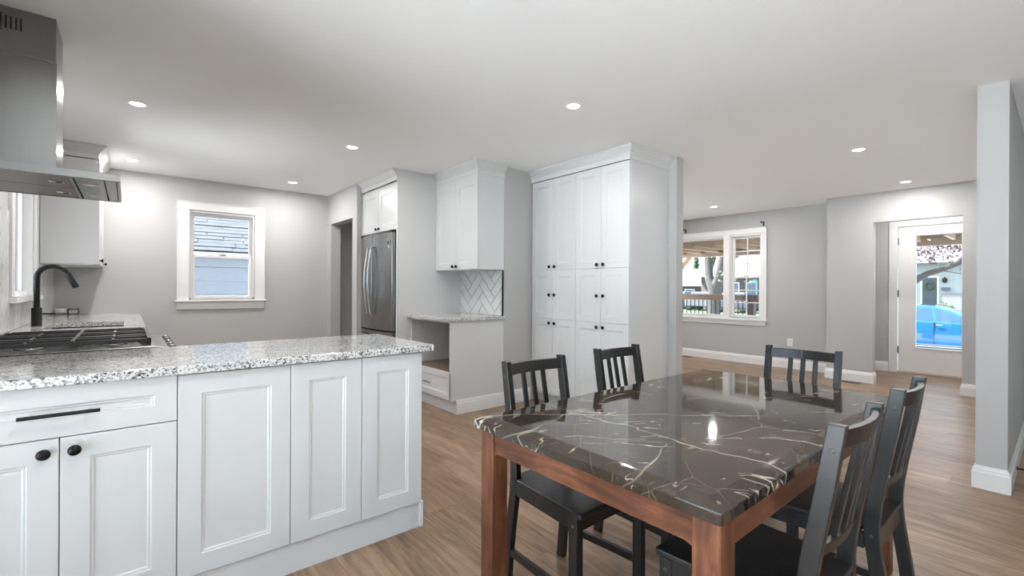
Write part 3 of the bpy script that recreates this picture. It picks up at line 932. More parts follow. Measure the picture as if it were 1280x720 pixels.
# upper cabinet
c = thing('wall_cabinet', (2.8, 4.08, 1.38), 'white two-door wall cabinet above the small granite counter', 'cabinet')
MB().box(2.65, 2.968, 3.69, 4.478, 1.385, 2.326).build('body', M_cab, c, .0015)
for y0, ky in ((3.6915, 4.05), (4.0855, 4.118)):
    dd = MB().shaker((2.65, y0, 1.387), (0, 1, 0), (-1, 0, 0), .391, .905, .02, .066).build('door', M_cab, c)
    knob((2.63, ky, 1.42), (-1, 0, 0), dd)
MB().box(2.632, 2.65, 3.69, 4.478, 2.293, 2.326).build('frieze', M_cab, c)
MB().sweep([(2.632, 4.478), (2.632, 3.69), (2.968, 3.69)], CR, 2.326, 1).build('crown_moulding', M_cab, c)

# herringbone backsplashes
def clip(poly, a0, a1, b0, b1):
    def cut(ps, ins, inter):
        out = []
        for i, p in enumerate(ps):
            q = ps[(i + 1) % len(ps)]
            if ins(p): out.append(p)
            if ins(p) != ins(q): out.append(inter(p, q))
        return out
    def ix(v): return lambda p, q: (v, p[1] + (q[1] - p[1]) * (v - p[0]) / (q[0] - p[0]))
    def iy(v): return lambda p, q: (p[0] + (q[0] - p[0]) * (v - p[1]) / (q[1] - p[1]), v)
    for ins, it in ((lambda p: p[0] >= a0, ix(a0)), (lambda p: p[0] <= a1, ix(a1)), (lambda p: p[1] >= b0, iy(b0)), (lambda p: p[1] <= b1, iy(b1))):
        poly = cut(poly, ins, it)
        if len(poly) < 3: return []
    return poly
def herring(rects, wt, n, gap, oy, oz):
    out = []
    k2 = 1 / sqrt(2)
    for a0, a1, b0, b1 in rects:
        for p0 in range(-70, 71):
            for q0 in range(-70, 71):
                dd = (p0 - q0) % (2 * n)
                if dd == 0: r = (p0, p0 + n, q0, q0 + 1)
                elif dd == 2 * n - 1: r = (p0, p0 + 1, q0, q0 + n)
                else: continue
                pts = [(r[0] * wt + gap, r[2] * wt + gap), (r[1] * wt - gap, r[2] * wt + gap), (r[1] * wt - gap, r[3] * wt - gap), (r[0] * wt + gap, r[3] * wt - gap)]
                pts = [((p - q) * k2 + oy, (p + q) * k2 + oz) for p, q in pts]
                if max(p[0] for p in pts) < a0 or min(p[0] for p in pts) > a1 or max(p[1] for p in pts) < b0 or min(p[1] for p in pts) > b1: continue
                pl = clip(pts, a0, a1, b0, b1)
                if len(pl) >= 3: out.append(pl)
    return out
bs = thing('backsplash', (2.97, 4.08, .914), 'white herringbone tile backsplash under the wall cabinet', 'backsplash')
MB().box(2.9605, 2.9695, 3.705, 4.479, .914, 1.384).build('grout', M_grout, bs)
mb = MB()
for pl in herring([(3.716, 4.478, .915, 1.383)], .100, 3, .003, 3.9, 1.02):
    mb.prism(pl, 'x', 2.957, 2.961)
mb.build('tiles', M_tile, bs)
MB().box(2.956, 2.9695, 3.698, 3.705, .914, 1.384).build('edge_trim', M_black, bs)
bs = thing('backsplash', (XL, 4.2, .914), 'marble herringbone backsplash on the window wall behind the sink', 'backsplash')
rects = [(2.06, 4.168, .915, 1.66), (4.168, 5.312, .915, 1.086), (5.312, YB - .003, .915, 1.383)]
mb = MB()
for r in rects: mb.box(XL + .0005, XL + .006, *r)
mb.build('grout', M_grout, bs)
mb = MB()
for pl in herring(rects, .100, 3, .004, 4.0, 1.0): mb.prism(pl, 'x', XL + .005, XL + .009)
mb.build('tiles', M_mtile, bs)

# --- pantry: two tall units side by side
XP = 3.34
for i, (y0, y1) in enumerate(((3.048, 3.672), (2.424, 3.046))):
    c = thing('pantry_cabinet', (3.65, (y0 + y1) / 2, 0), ('tall white six-door pantry cabinet beside the grey wall recess', 'tall white six-door pantry cabinet at the outer end by the dining table')[i], 'cabinet')
    mb = MB().box(XP + .02, 3.963, y0, y1, .105, 2.326).box(XP + .075, 3.963, y0, y1, 0, .105)
    mb.build('body', M_cab, c)
    wd = (y1 - y0) / 2
    for z0, z1, kz in ((.108, .8835, .842), (.8865, 1.3835, 1.132), (1.3865, 2.318, 1.420)):
        for k in range(2):
            dd = MB().shaker((XP + .02, y0 + k * wd + .0015, z0), (0, 1, 0), (-1, 0, 0), wd - .003, z1 - z0, .02, .062).build('door', M_cab, c)
            knob((XP, (y0 + y1) / 2 + (.037 if k else -.037), kz), (-1, 0, 0), dd)
    if i == 0:
        MB().box(XP + .02, 3.963, 3.672, 3.689, .105, 2.326).build('filler_strip', M_cab, c)
struct(MB().sweep([(XP + .002, 3.689), (XP + .002, 2.424), (3.963, 2.424)], CR, 2.326, 1), 'trim_1', M_cab, 0, 'white crown moulding over the pantry cabinets')

# things on the far end of the sink counter and on the sill
b = thing('package', (-.44, 6.40, CT1), 'small dark wire box lying at the back end of the sink counter', 'package')
mb = MB()
for z in (.92, .965):
    mb.tube([(-.455, 6.36, z), (-.38, 6.36, z), (-.38, 6.43, z), (-.455, 6.43, z)], .004, 6, closed=True)
for x, y in ((-.455, 6.36), (-.38, 6.36), (-.38, 6.43), (-.455, 6.43)): mb.tube([(x, y, CT1), (x, y, .965)], .004, 6)
mb.build('frame', mat('brown_wire', (.12, .10, .085), .5), b)
MB().box(-.45, -.385, 6.365, 6.425, CT1, .945).build('contents', M_plastic, b, .004)
b = thing('paper_roll', (-.51, 6.40, CT1), 'white roll lying at the back corner of the sink counter', 'roll')
MB().lathe([(.012, 0), (.030, 0), (.030, .085), (.012, .085)], (-.55, 6.40, CT1 + .030), (1, 0, 0), 18).build('roll', M_plastic, b)
MB().tube([(-.56, 6.40, CT1 + .03), (-.452, 6.40, CT1 + .03)], .008, 8).build('core', mat('cardboard', (.35, .25, .18), .8), b)
rng = random.Random(4)
mb = MB()
NX, NY = 6, 22
vs = []
for j in range(NY + 1):
    for i in range(NX + 1):
        x = XL - .03 + .075 * i / NX; y = 4.25 + .62 * j / NY
        edge = min(i, NX - i) / NX * 2
        vs.append((x, y, 1.1235 + .055 * edge * (0.45 + 0.55 * abs(sin(j * .9 + i)) * rng.random()) * sin(pi * (j + .3) / (NY + .6)) ** .5))
n1 = len(vs)
vs += [(x, y, 1.1225) for x, y, z in vs]
fs = []
for j in range(NY):
    for i in range(NX):
        a = j * (NX + 1) + i
        fs.append((a, a + 1, a + NX + 2, a + NX + 1)); fs.append((n1 + a, n1 + a + NX + 1, n1 + a + NX + 2, n1 + a + 1))
mb.add(vs, fs)
tag(mb.build('plastic_wrap', mat('plastic_wrap', (.85, .85, .85), .2)), 'crumpled white plastic wrap lying on the sill over the sink', 'wrapping')

# ================================================================== DINING SET
tb = thing('dining_table', (1.74, .895, 0), 'dining table with a polished black veined marble top on a brown wood base', 'table')
TX0, TX1, TY0, TY1, TZ = .943, 2.535, .452, 1.343, .750
TT = .043
pf = [(-.002, 0), (-.004, .002), (-.004, .025), (-.003, .0275), (0, .0295), (.008, .0335), (.018, .0375), (.028, .041), (.036, TT)]   # (inset, height)
def rrect(ins, z, r=.009, n=4):
    x0, x1, y0, y1 = TX0 + ins, TX1 - ins, TY0 + ins, TY1 - ins
    pts = []
    for cx, cy, a0 in ((x1 - r, y1 - r, 0), (x0 + r, y1 - r, pi / 2), (x0 + r, y0 + r, pi), (x1 - r, y0 + r, 1.5 * pi)):
        for k in range(n + 1):
            a = a0 + pi / 2 * k / n
            pts.append((cx + r * cos(a), cy + r * sin(a), z))
    return pts
rings = [rrect(.02, TZ - TT)] + [rrect(i + .004, TZ - TT + h) for i, h in pf]
mb = MB(); n = len(rings[0])
vs = [p for r in rings for p in r]
mb.add(vs, [(i * n + j, i * n + (j + 1) % n, (i + 1) * n + (j + 1) % n, (i + 1) * n + j) for i in range(len(rings) - 1) for j in range(n)])
mb.add(rings[0], [list(range(n))[::-1]]); mb.add(rings[-1], [list(range(n))])
mb.build('tabletop', M_marble, tb)
LW = .067
LX0, LX1, LY0, LY1 = .970, 2.510, .466, 1.330
ZA = TZ - TT - .0005
for x in (LX0, LX1 - LW):
    for y in (LY0, LY1 - LW):
        MB().box(x, x + LW, y, y + LW, 0, ZA).build('leg', M_tleg, tb, .003)
def apron_y(x0, x1):
    y0, y1, zb, r = LY0 + LW, LY1 - LW, .628, .02
    poly = [(y0, zb - .02), (y0 + .004, zb - .006), (y0 + .022, zb), (y1 - .022, zb), (y1 - .004, zb - .006), (y1, zb - .02), (y1, ZA), (y0, ZA)]
    MB().prism(poly, 'x', x0, x1).build('apron', M_tapr, tb)
apron_y(LX0 + .008, LX0 + .030); apron_y(LX1 - .030, LX1 - .008)
for y0 in (LY0 + .008, LY1 - .030):
    MB().box(LX0 + LW, LX1 - LW, y0, y0 + .022, .628, ZA).build('apron', M_tapx, tb)

# --- chair prototype: local frame, faces +y, origin on the floor
M_screw = mat('screw_metal', (.10, .10, .10), .4, .8)
def make_chair():
    c = thing('dining_chair', (0, 0, 0), '', 'chair', 'black wooden dining chairs')
    path = [(0, -.207), (.22, -.184), (.40, -.155), (.47, -.150), (.60, -.168), (.90, -.220)]   # z, y of post centre
    def py(z):
        for (za, ya), (zb, yb) in zip(path, path[1:]):
            if za <= z <= zb: return ya + (yb - ya) * (z - za) / (zb - za)
    dz = [.038, .040, .042, .042, .040, .036]
    for sx in (-1, 1):
        x = sx * .1585
        mb = MB()
        zs = [0, .11, .22, .32, .40, .435, .47, .52, .60, .75, .90]
        # smooth the kink at the seat
        def yc(z): return sum(py(min(.9, max(0, z + k * .02))) for k in range(-3, 4)) / 7 + (0 if .06 < z < .84 else 0)
        vs = []
        for z in zs:
            d2 = .020 if z < .8 else .018
            vs += [(x - .0125, yc(z) - d2, z), (x + .0125, yc(z) - d2, z), (x + .0125, yc(z) + d2, z), (x - .0125, yc(z) + d2, z)]
        k = len(zs)
        fs = [(3, 2, 1, 0), tuple(range(4 * k - 4, 4 * k))]
        for i in range(k - 1): fs += [(i * 4 + j, i * 4 + (j + 1) % 4, i * 4 + 4 + (j + 1) % 4, i * 4 + 4 + j) for j in range(4)]
        mb.add(vs, fs)
        p = mb.build('back_post', M_chair, c, .0025)
        for zc in (.842, .43):
            MB().lathe([(.0065, 0), (.0055, .0018), (.0028, .0012)], (x + sx * .0122, yc(zc), zc), (sx, 0, 0), 10).build('screw', M_screw, p)
        fx = sx * .181
        p = MB().box(fx - .0165, fx + .0165, .168, .206, 0, .432).build('front_leg', M_chair, c, .0025)
        MB().lathe([(.0065, 0), (.0055, .0018), (.0028, .0012)], (fx + sx * .0163, .187, .40), (sx, 0, 0), 10).build('screw', M_screw, p)
        # side seat rail and lower stretcher
        MB().add(*(lambda a, b2: ([(a - .009, -.135, .385), (a + .009, -.135, .385), (b2 + .009, .169, .385), (b2 - .009, .169, .385), (a - .009, -.135, .432), (a + .009, -.135, .432), (b2 + .009, .169, .432), (b2 - .009, .169, .432)], [(3, 2, 1, 0), (4, 5, 6, 7), (0, 1, 5, 4), (1, 2, 6, 5), (2, 3, 7, 6), (3, 0, 4, 7)]))(sx * .162, sx * .184)).build('side_rail', M_chair, c)
        MB().bar((sx * .159, -.178, .142), (sx * .181, .169, .148), .018, .030).build('stretcher', M_chair, c, .002)
    # seat: tapered board with rounded edges, notched behind the posts
    mb = MB()
    poly = [(-.1455, -.172), (.1455, -.172), (.1455, -.128), (.176, -.128), (.199, .214), (.192, .222), (-.192, .222), (-.199, .214), (-.176, -.128), (-.1455, -.128)]
    mb.prism(poly, 'z', .432, .451)
    mb.build('seat', M_chair, c, .004, 3)
    MB().box(-.1645, .1645, .175, .197, .378, .432).build('front_rail', M_chair, c, .001)
    MB().box(-.146, .146, -.168, -.150, .378, .449).build('back_rail', M_chair, c, .001)
    # curved crest rail, lower rail and three slats
    def arc(x): return -.022 * (1 - (x / .146) ** 2)
    def rail(z0, z1, y0off, nm, t=.017, crv=1.0):
        mb = MB(); n = 12
        vs = []
        for i in range(n + 1):
            x = -.1465 + .293 * i / n
            for z, yo in ((z0, -t / 2), (z0, t / 2), (z1, t / 2), (z1, -t / 2)):
                vs.append((x, py(z) + arc(x) * crv + yo, z))
        fs = [(0, 1, 2, 3), tuple(range(4 * n, 4 * n + 4))[::-1]]
        for i in range(n): fs += [(i * 4 + j, i * 4 + (j + 1) % 4, i * 4 + 4 + (j + 1) % 4, i * 4 + 4 + j) for j in range(4)]
        mb.add(vs, fs).build(nm, M_chair, c, .002)
    rail(.842, .887, 0, 'crest_rail')
    rail(.575, .603, 0, 'lower_rail', .017, .8)
    for x in (-.057, 0, .057):
        MB().bar((x, py(.60) + arc(x) * .8, .598), (x, py(.846) + arc(x), .846), .021, .011).build('slat', M_chair, c, .0015)
    return c
proto = make_chair()
def put(o, x, y, rz, label):
    o.location = (x, y, 0); o.rotation_euler = (0, 0, rz); o['label'] = label
put(proto, 1.347, 1.243, pi, 'black wooden slat-back chair tucked in opposite, nearest the peninsula corner')
put(copy_tree(proto), 1.957, 1.275, pi, 'black wooden slat-back chair in front of the pantry cabinets')
put(copy_tree(proto), 2.452, .866, pi / 2, 'black wooden slat-back chair at the far head of the table facing the camera')
put(copy_tree(proto), 1.376, .540, 0, 'nearest black wooden chair, seen from behind at the front right table corner')
put(copy_tree(proto), 1.958, .540, 0, 'black wooden chair seen from behind, second along the right side of the table')

# ================================================================== LAMPS AND SMALL FITTINGS
def can(x, y, label, on=True):
    o = thing('recessed_light', (x, y, H), label, 'ceiling light', 'recessed ceiling lights')
    MB().lathe([(.052, 0), (.052, .004), (.044, .006), (.043, .001)], (x, y, H), (0, 0, -1), 28).build('trim_ring', M_plastic, o)
    MB().lathe([(.001, .0038), (.043, .0038), (.043, .001), (.001, .001)], (x, y, H), (0, 0, -1), 28).build('lens', M_lens, o)
    l = bpy.data.lights.new('lamp', 'AREA'); l.shape = 'DISK'; l.size = .085; l.energy = CAN_W; l.color = (1.0, .99, .975)
    q = bpy.data.objects.new('lamp', l); COL.objects.link(q); q.parent = o; q.location = (0, 0, -.009)
can(.047, 4.06, 'recessed ceiling light nearest the range hood')
can(1.528, 4.06, 'recessed ceiling light in the kitchen in front of the oven cabinet')
can(.03, 5.90, 'recessed ceiling light beside the corner wall cabinet')
can(1.507, 5.90, 'recessed ceiling light by the kitchen window wall near the doorway')
can(2.331, 2.152, 'recessed ceiling light in the middle, in front of the pantry crown')
can(4.976, 1.178, 'recessed ceiling light in the living area, nearer of the two by the partition')
can(6.852, 1.178, 'recessed ceiling light close to the front entry opening')
can(6.788, 3.40, 'recessed ceiling light in front of the living room window')
for x, y in ((8.1, 1.2), (.3, -.9), (2.33, -.9), (.3, .9), (4.976, 3.4), (4.976, 5.4), (6.79, 5.4)):  # added lamps outside the view, put in for extra room light
    can(x, y, 'unseen recessed ceiling light added to brighten the rooms')

o = thing('wall_outlet', (XF, 2.682, .33), 'white double outlet low on the grey front wall', 'outlet')
MB().box(XF - .006, XF - .0005, 2.645, 2.719, .338, .455).build('cover_plate', M_plastic, o, .002)
for z in (.37, .42):
    r = MB().box(XF - .009, XF - .005, 2.665, 2.699, z - .014, z + .014).build('receptacle', M_plastic, o, .003)
    MB().box(XF - .0095, XF - .0088, 2.672, 2.675, z - .007, z + .006).box(XF - .0095, XF - .0088, 2.688, 2.691, z - .007, z + .006).build('slots', M_dark, r)
for y, t in ((3.07, 'black curtain rod bracket above the right corner of the living room window'), (4.40, 'black curtain rod bracket above the middle of the living room window')):
    o = thing('curtain_bracket', (XF, y, 2.21), t, 'bracket')
    MB().box(XF - .006, XF - .0005, y - .012, y + .012, 2.205, 2.275).build('wall_plate', M_black, o, .002)
    mb = MB().tube([(XF - .004, y, 2.262), (XF - .085, y, 2.262)], .008, 8)
    mb.build('arm', M_black, o)
    MB().tube([(XF - .085 + .018 * cos(a), y, 2.268 + .018 * sin(a) + .004) for a in [pi * 1.0 + pi * k / 8 for k in range(9)]], .009, 8).build('cradle', M_black, o)
M_reg = mat('floor_register', (.05, .04, .035), .5)
for x, y, t in ((7.60, 4.32, 'dark floor register below the living room window'), (7.21, 1.80, 'dark floor register beside the entry wall')):
    o = thing('floor_register', (x, y, 0), t, 'floor vent')
    MB().box(x - .05, x + .05, y - .13, y + .13, 0.0005, .004).build('frame', M_reg, o, .001)
    mb = MB()
    for k in range(8): mb.box(x - .04, x + .04, y - .115 + k * .03, y - .107 + k * .03, .004, .006)
    mb.build('louvres', M_reg, o)
o = thing('door_stop', (4.43, .19, .05), 'small white-tipped door stop at the partition baseboard', 'door stop')
MB().lathe([(.012, 0), (.012, .004), (.005, .006), (.005, .055)], (4.43, .199, .05), (0, -1, 0), 10).build('stem', M_black, o)
MB().lathe([(.011, .05), (.012, .055), (.012, .07), (.008, .074)], (4.43, .199, .05), (0, -1, 0), 12).build('tip', M_plastic, o)

# ================================================================== OUTSIDE, STREET SIDE
GZ = -.85
M_grass = mat('lawn', (.07, .15, .03), .9)
t, n_, l_, b_ = nt(M_grass)
fa_, _ = noise(t, geo_pos(t), 3.0, 5, .7)
l_.new(ramp(t, fa_, [(.3, (.020, .036, .010)), (.7, (.042, .062, .020))]), b_.inputs['Base Color'])
M_asph = painted('asphalt', (.06, .06, .063), .9, 60, .3)
M_bounce = painted('bounce_paving', (.86, .85, .83), .8, 30, .2)  # very pale added ground that bounces sunlight in through the windows
M_bounce_drive = painted('bounce_driveway_paving', (.42, .415, .40), .85, 30, .2)
M_conc = painted('concrete', (.12, .118, .115), .9, 40, .2)
struct(MB().box(8.84, 60, -30, 60, GZ - .3, GZ), 'ground', M_grass, label='lawn in front of the house')
struct(MB().box(17.0, 24.0, -30, 60, GZ, GZ + .03), 'street', M_asph, label='street')
struct(MB().box(25.0, 60, -30, 60, GZ, -.36), 'far_lawn', M_grass, label='raised lawn across the street')
struct(MB().box(10.05, 16.15, -8, 11, GZ - .1, GZ + .02), 'driveway', M_bounce_drive, label='added pale paving before the porch that bounces light up')  # added paving, bounces sunlight up onto the porch rafters
struct(MB().box(16.2, 17.0, -30, 60, GZ, GZ + .12), 'kerb', M_conc, label='kerb and sidewalk')
struct(MB().box(7.905, 8.675, 2.1, 6.9, -.13, -.03).box(8.84, 10.0, -.6, 6.9, -.13, -.03).box(8.84, 9.9, -.5, 6.8, GZ, -.13), 'porch_deck', M_cedar, label='front porch deck')

# porch roof: boards, rafters, beam, posts, brace
M_board = m_wood('porch_sheathing', (.16, .11, .08), (.22, .155, .115), (.28, .20, .15), .8, 'Y', .3)
pr = thing('porch_roof', (9, 3.2, 1.9), 'open timber porch roof with rafters outside the front windows', 'porch roof')
MB().box(7.905, 10.4, 2.12, 7.2, 2.17, 2.21).box(8.84, 10.4, -.9, 2.12, 2.17, 2.21).build('roof_boards', M_board, pr)
MB().box(9.72, 9.86, -.7, 7.0, 1.905, 2.07).build('beam', m_wood('beam_lumber', (.28, .21, .16), (.36, .28, .22), (.44, .35, .28), .7, 'Y', .3), pr)
k = 0
y = -.55
while y < 6.9:
    x0 = 7.905 if y > 2.14 else 8.84
    MB().box(x0, 10.3, y, y + .04, 1.975, 2.17).build('rafter', M_cedar, pr)
    y += .405
MB().bar((9.79, 5.45, 1.90), (9.79, 5.95, 1.38), .09, .09).build('brace', M_cedar, pr)
M_post = m_wood('newel_wood', (.085, .068, .072), (.11, .09, .095), (.14, .115, .12), .7, 'Z', .3)
o = thing('newel_post', (9.79, 4.10, -.03), 'grey square newel post of the porch railing seen low in the small paned sash', 'post')
MB().box(9.73, 9.85, 4.04, 4.16, -.03, .97).build('shaft', M_post, o, .004)
MB().box(9.70, 9.88, 3.985, 4.215, .97, 1.085).build('cap', M_post, o, .006)
for y, t in ((5.95, 'timber porch post left of the picture window'), (-.3, 'timber porch post by the front steps')):
    o = thing('porch_post', (9.79, y, -.03), t, 'post')
    MB().box(9.73, 9.85, y - .06, y + .06, -.03, 1.904).build('shaft', M_cedar, o, .004)
    MB().box(9.715, 9.865, y - .075, y + .075, -.03, .12).build('plinth', M_cedar, o, .004)
# railing
for y0, y1, t in ((4.218, 5.872, 'porch railing with a brown top rail and dark balusters outside the picture window'), (2.25, 3.982, 'porch railing with dark balusters outside the small paned sash')):
    o = thing('porch_railing', (9.79, (y0 + y1) / 2, -.03), t, 'railing')
    MB().box(9.71, 9.87, y0, y1, .965, 1.085).build('top_rail', M_rail, o, .004)
    MB().box(9.76, 9.82, y0, y1, .08, .14).build('bottom_rail', M_rail, o, .004)
    y = y0 + .06
    while y < y1:
        MB().tube([(9.79, y, .14), (9.79, y, .97)], .010, 6).build('baluster', M_black, o)
        y += .0955

# trees
M_bark = painted('bark', (.040, .037, .034), .9, 14, .6)
M_leafg = mat('spring_leaves', (.09, .11, .035), .8)
M_leafd = mat('cypress_leaves', (.025, .06, .018), .8)
M_leafr = mat('maple_leaves', (.030, .012, .015), .7)
M_leafl = mat('light_leaves', (.11, .125, .06), .8)
M_pink = mat('blossom_leaves', (.15, .125, .105), .8)
def leaves(mb, c, r, n, s, rg, flat=1.0):
    for _ in range(n):
        while True:
            p = Vector((rg.uniform(-1, 1), rg.uniform(-1, 1), rg.uniform(-1, 1)))
            if p.length < 1: break
        q = Vector(c) + Vector((p.x * r[0], p.y * r[1], p.z * r[2]))
        a = Vector((rg.gauss(0, 1), rg.gauss(0, 1), rg.gauss(0, 1))).normalized()
        b2 = a.orthogonal().normalized(); k = s * rg.uniform(.6, 1.3)
        mb.add([q - a * k, q - b2 * k * .5, q + a * k, q + b2 * k * .5], [(0, 1, 2, 3)])
rg = random.Random(11)
tr = thing('street_tree', (16, 8.0, GZ), 'bare grey forked tree trunk on the front lawn', 'tree')
mb = MB()
mb.tube([(16, 8.05, GZ), (16, 8.0, .3), (16, 7.98, 1.1), (16.0, 8.0, 1.35)], [.30, .22, .21, .22], 12)
mb.tube([(16, 8.0, 1.2), (16, 8.17, 1.6), (16, 8.22, 2.3), (16.1, 8.35, 3.6)], [.2, .15, .12, .08], 10)
mb.tube([(16, 8.2, 1.7), (16.1, 8.05, 2.3), (16.2, 7.95, 3.2)], [.10, .08, .05], 8)
mb.tube([(16, 7.95, 1.2), (15.9, 7.75, 1.65), (15.9, 7.68, 2.1), (15.9, 7.45, 3.2)], [.19, .15, .13, .09], 10)
mb.tube([(15.9, 7.72, 1.9), (16, 7.3, 2.25), (16, 6.9, 2.5)], [.08, .05, .03], 8)
mb.build('trunk', M_bark, tr)
mb = MB()
for _ in range(26): leaves(mb, (16 + rg.uniform(-1, 1), 8 + rg.uniform(-1.6, 1.6), rg.uniform(1.5, 3.4)), (.35, .4, .3), 26, .05, rg)
tag(mb.build('foliage', M_leafl, tr), kind='stuff')
tr = thing('cypress', (46, 24.9, GZ), 'narrow dark green cypress behind the low house', 'tree')
mb = MB()
for k in range(9):
    z = .6 + k * .52
    leaves(mb, (46, 24.9, z), (.62 - k * .055, .62 - k * .055, .4), 170, .16, rg)
tag(mb.build('foliage', M_leafd, tr), kind='stuff')
MB().tube([(46, 24.9, GZ), (46, 24.9, 4.4)], [.15, .04], 8).build('trunk', M_bark, tr)
for c0, sc, t in (((48, 28.5, 1.2), 2.4, 'pale budding tree left of the cypress'), ((54, 22.5, 1.8), 2.2, 'pale budding tree behind the cypress'), ((58, 16.5, 2.0), 2.4, 'pale budding tree over the low house roof')):
    tr = thing('budding_tree', (c0[0], c0[1], GZ), t, 'tree')
    MB().tube([(c0[0], c0[1], GZ), (c0[0], c0[1], c0[2] + 1)], [.25, .1], 8).build('trunk', M_bark, tr)
    mb = MB()
    for _ in range(22): leaves(mb, (c0[0] + rg.uniform(-1, 1), c0[1] + rg.uniform(-1, 1) * sc * .6, c0[2] + rg.uniform(-.2, 1.0) * sc), (.7, .8, .6), 24, .16, rg)
    tag(mb.build('foliage', M_leafl if c0[1] > 20 else M_pink, tr), kind='stuff')
# maple with a leaning limb, seen through the front door
tr = thing('red_maple', (14, 3.6, GZ), 'purple-leaved maple with a leaning limb outside the front door', 'tree')
mb = MB()
mb.tube([(14, 3.75, GZ), (14, 3.5, .2), (14, 2.95, 1.0), (14, 2.25, 1.42), (14, 2.0, 1.585), (14, 1.75, 1.68), (14, 1.52, 1.80), (14, 1.3, 2.05), (14.2, .9, 2.6)], [.2, .16, .12, .085, .065, .06, .058, .05, .04], 10)
mb.tube([(14, 1.85, 1.66), (14, 1.6, 1.60), (14.0, 1.38, 1.54)], [.012, .009, .006], 6)
mb.build('trunk', M_bark, tr)
mb = MB()
for _ in range(90): leaves(mb, (14 + rg.uniform(-.8, .8), rg.uniform(.6, 3.2), rg.uniform(1.96, 2.6)), (.25, .28, .16), 40, .04, rg)
for _ in range(9): leaves(mb, (14 + rg.uniform(-.3, .3), rg.uniform(1.5, 2.4), rg.uniform(1.84, 1.97)), (.12, .10, .06), 16, .035, rg)
for y, z in ((1.36, 1.52), (1.42, 1.66), (1.33, 1.72)): leaves(mb, (14, y, z), (.05, .06, .06), 14, .035, rg)
tag(mb.build('foliage', M_leafr, tr), kind='stuff')

# houses across the street
M_brick = mat('brick', (.45, .32, .28), .9)
t, n_, l_, b_ = nt(M_brick)
bk = N(t, 'ShaderNodeTexBrick'); bk.inputs['Scale'].default_value = 3.0
bk.inputs['Color1'].default_value = (.085, .055, .050, 1); bk.inputs['Color2'].default_value = (.11, .08, .07, 1); bk.inputs['Mortar'].default_value = (.125, .115, .11, 1)
sx_ = N(t, 'ShaderNodeSeparateXYZ'); l_.new(geo_pos(t), sx_.inputs[0]); cx_ = N(t, 'ShaderNodeCombineXYZ')
l_.new(sx_.outputs[1], cx_.inputs[0]); l_.new(sx_.outputs[2], cx_.inputs[1]); l_.new(cx_.outputs[0], bk.inputs['Vector'])
l_.new(bk.outputs['Color'], b_.inputs['Base Color'])
M_roofl = mat('pale_shingles', (.17, .162, .16), .9)
M_white = mat('white_siding', (.36, .365, .375), .7)
M_greyd = mat('grey_door', (.055, .062, .075), .5)
M_dglass = mat('dark_glass', (.10, .12, .15), .08)
hs = thing('brick_house', (40, 20.5, GZ), 'low brick house with a pale hipped roof across the street', 'house')
MB().box(36, 44, 19.0, 30.0, GZ, 1.46).build('wall', M_brick, hs)
mb = MB(); mb.add([(35.5, 18.4, 1.44), (44.5, 18.4, 1.44), (44.5, 30.5, 1.44), (35.5, 30.5, 1.44), (40, 20.6, 3.0), (40, 27, 3.0)], [(0, 1, 4), (1, 2, 5, 4), (2, 3, 5), (3, 0, 4, 5), (3, 2, 1, 0)])
mb.build('roof', M_roofl, hs)
for y in (19.6, 21.2):
    wn_ = MB().box(35.97, 36.0, y, y + .9, .2, 1.2).build('window', M_trim, hs)
    MB().box(35.95, 35.97, y + .08, y + .82, .28, 1.12).build('pane', M_dglass, wn_)
hs = thing('brick_house', (36, 14.6, GZ), 'tall brick house with a pale roof seen through the small paned sash', 'house')
MB().box(34, 42, 9.5, 18.0, GZ, 2.15).build('wall', M_brick, hs)
mb = MB(); mb.add([(33.4, 9.0, 2.13), (42.6, 9.0, 2.13), (42.6, 18.3, 2.13), (33.4, 18.3, 2.13), (38, 9.0, 4.6), (38, 18.3, 4.6)], [(0, 1, 4), (1, 2, 5, 4), (2, 3, 5), (3, 0, 4, 5), (3, 2, 1, 0)])
mb.build('roof', M_roofl, hs)
for y, c in ((15.1, 'a'), (13.9, 'b')):
    wn_ = MB().box(33.97, 34.0, y, y + .75, .4, 1.7).build('window', M_trim, hs)
    MB().box(33.95, 33.97, y + .07, y + .68, .47, 1.63).build('pane', M_dglass, wn_)
MB().box(33.96, 34.0, 13.85, 14.25, -.5, 1.9).build('shutter', mat('teal_shutter', (.25, .42, .46), .7), hs)
# white house with the grey door
XH = 32
hs = thing('white_house', (34, 4, GZ), 'white house with a grey wreathed door across the street', 'house')
MB().box(XH, 40, -6, 7.4, GZ, 2.75).build('wall', M_white, hs)
mb = MB(); mb.add([(31.2, -6.6, 2.6), (40.6, -6.6, 2.6), (40.6, 8, 2.6), (31.2, 8, 2.6), (36, -6.6, 5.0), (36, 8, 5.0)], [(0, 1, 4), (1, 2, 5, 4), (2, 3, 5), (3, 0, 4, 5), (3, 2, 1, 0)])
mb.build('roof', mat('white_roof', (.22, .22, .225), .9), hs)
MB().box(XH - .02, XH, 4.16, 4.87, -.35, 1.92).build('door_frame', M_trim, hs)
dd = MB().box(XH - .05, XH - .02, 4.228, 4.803, -.3, 1.857).build('door', M_greyd, hs)
mb = MB().tube([(XH - .11, 4.515 + .17 * cos(a), 1.42 + .17 * sin(a)) for a in [2 * pi * k / 18 for k in range(18)]], .045, 6, closed=True)
for k in range(18): leaves(mb, (XH - .12, 4.515 + .17 * cos(2 * pi * k / 18), 1.42 + .17 * sin(2 * pi * k / 18)), (.02, .06, .06), 8, .04, rg)
tag(mb.build('wreath', mat('wreath_green', (.05, .085, .05), .8)), 'green wreath hanging on the grey house door', 'wreath')
lm = thing('wall_lantern', (XH - .06, 3.93, 1.6), 'dark lantern beside the grey house door', 'lantern')
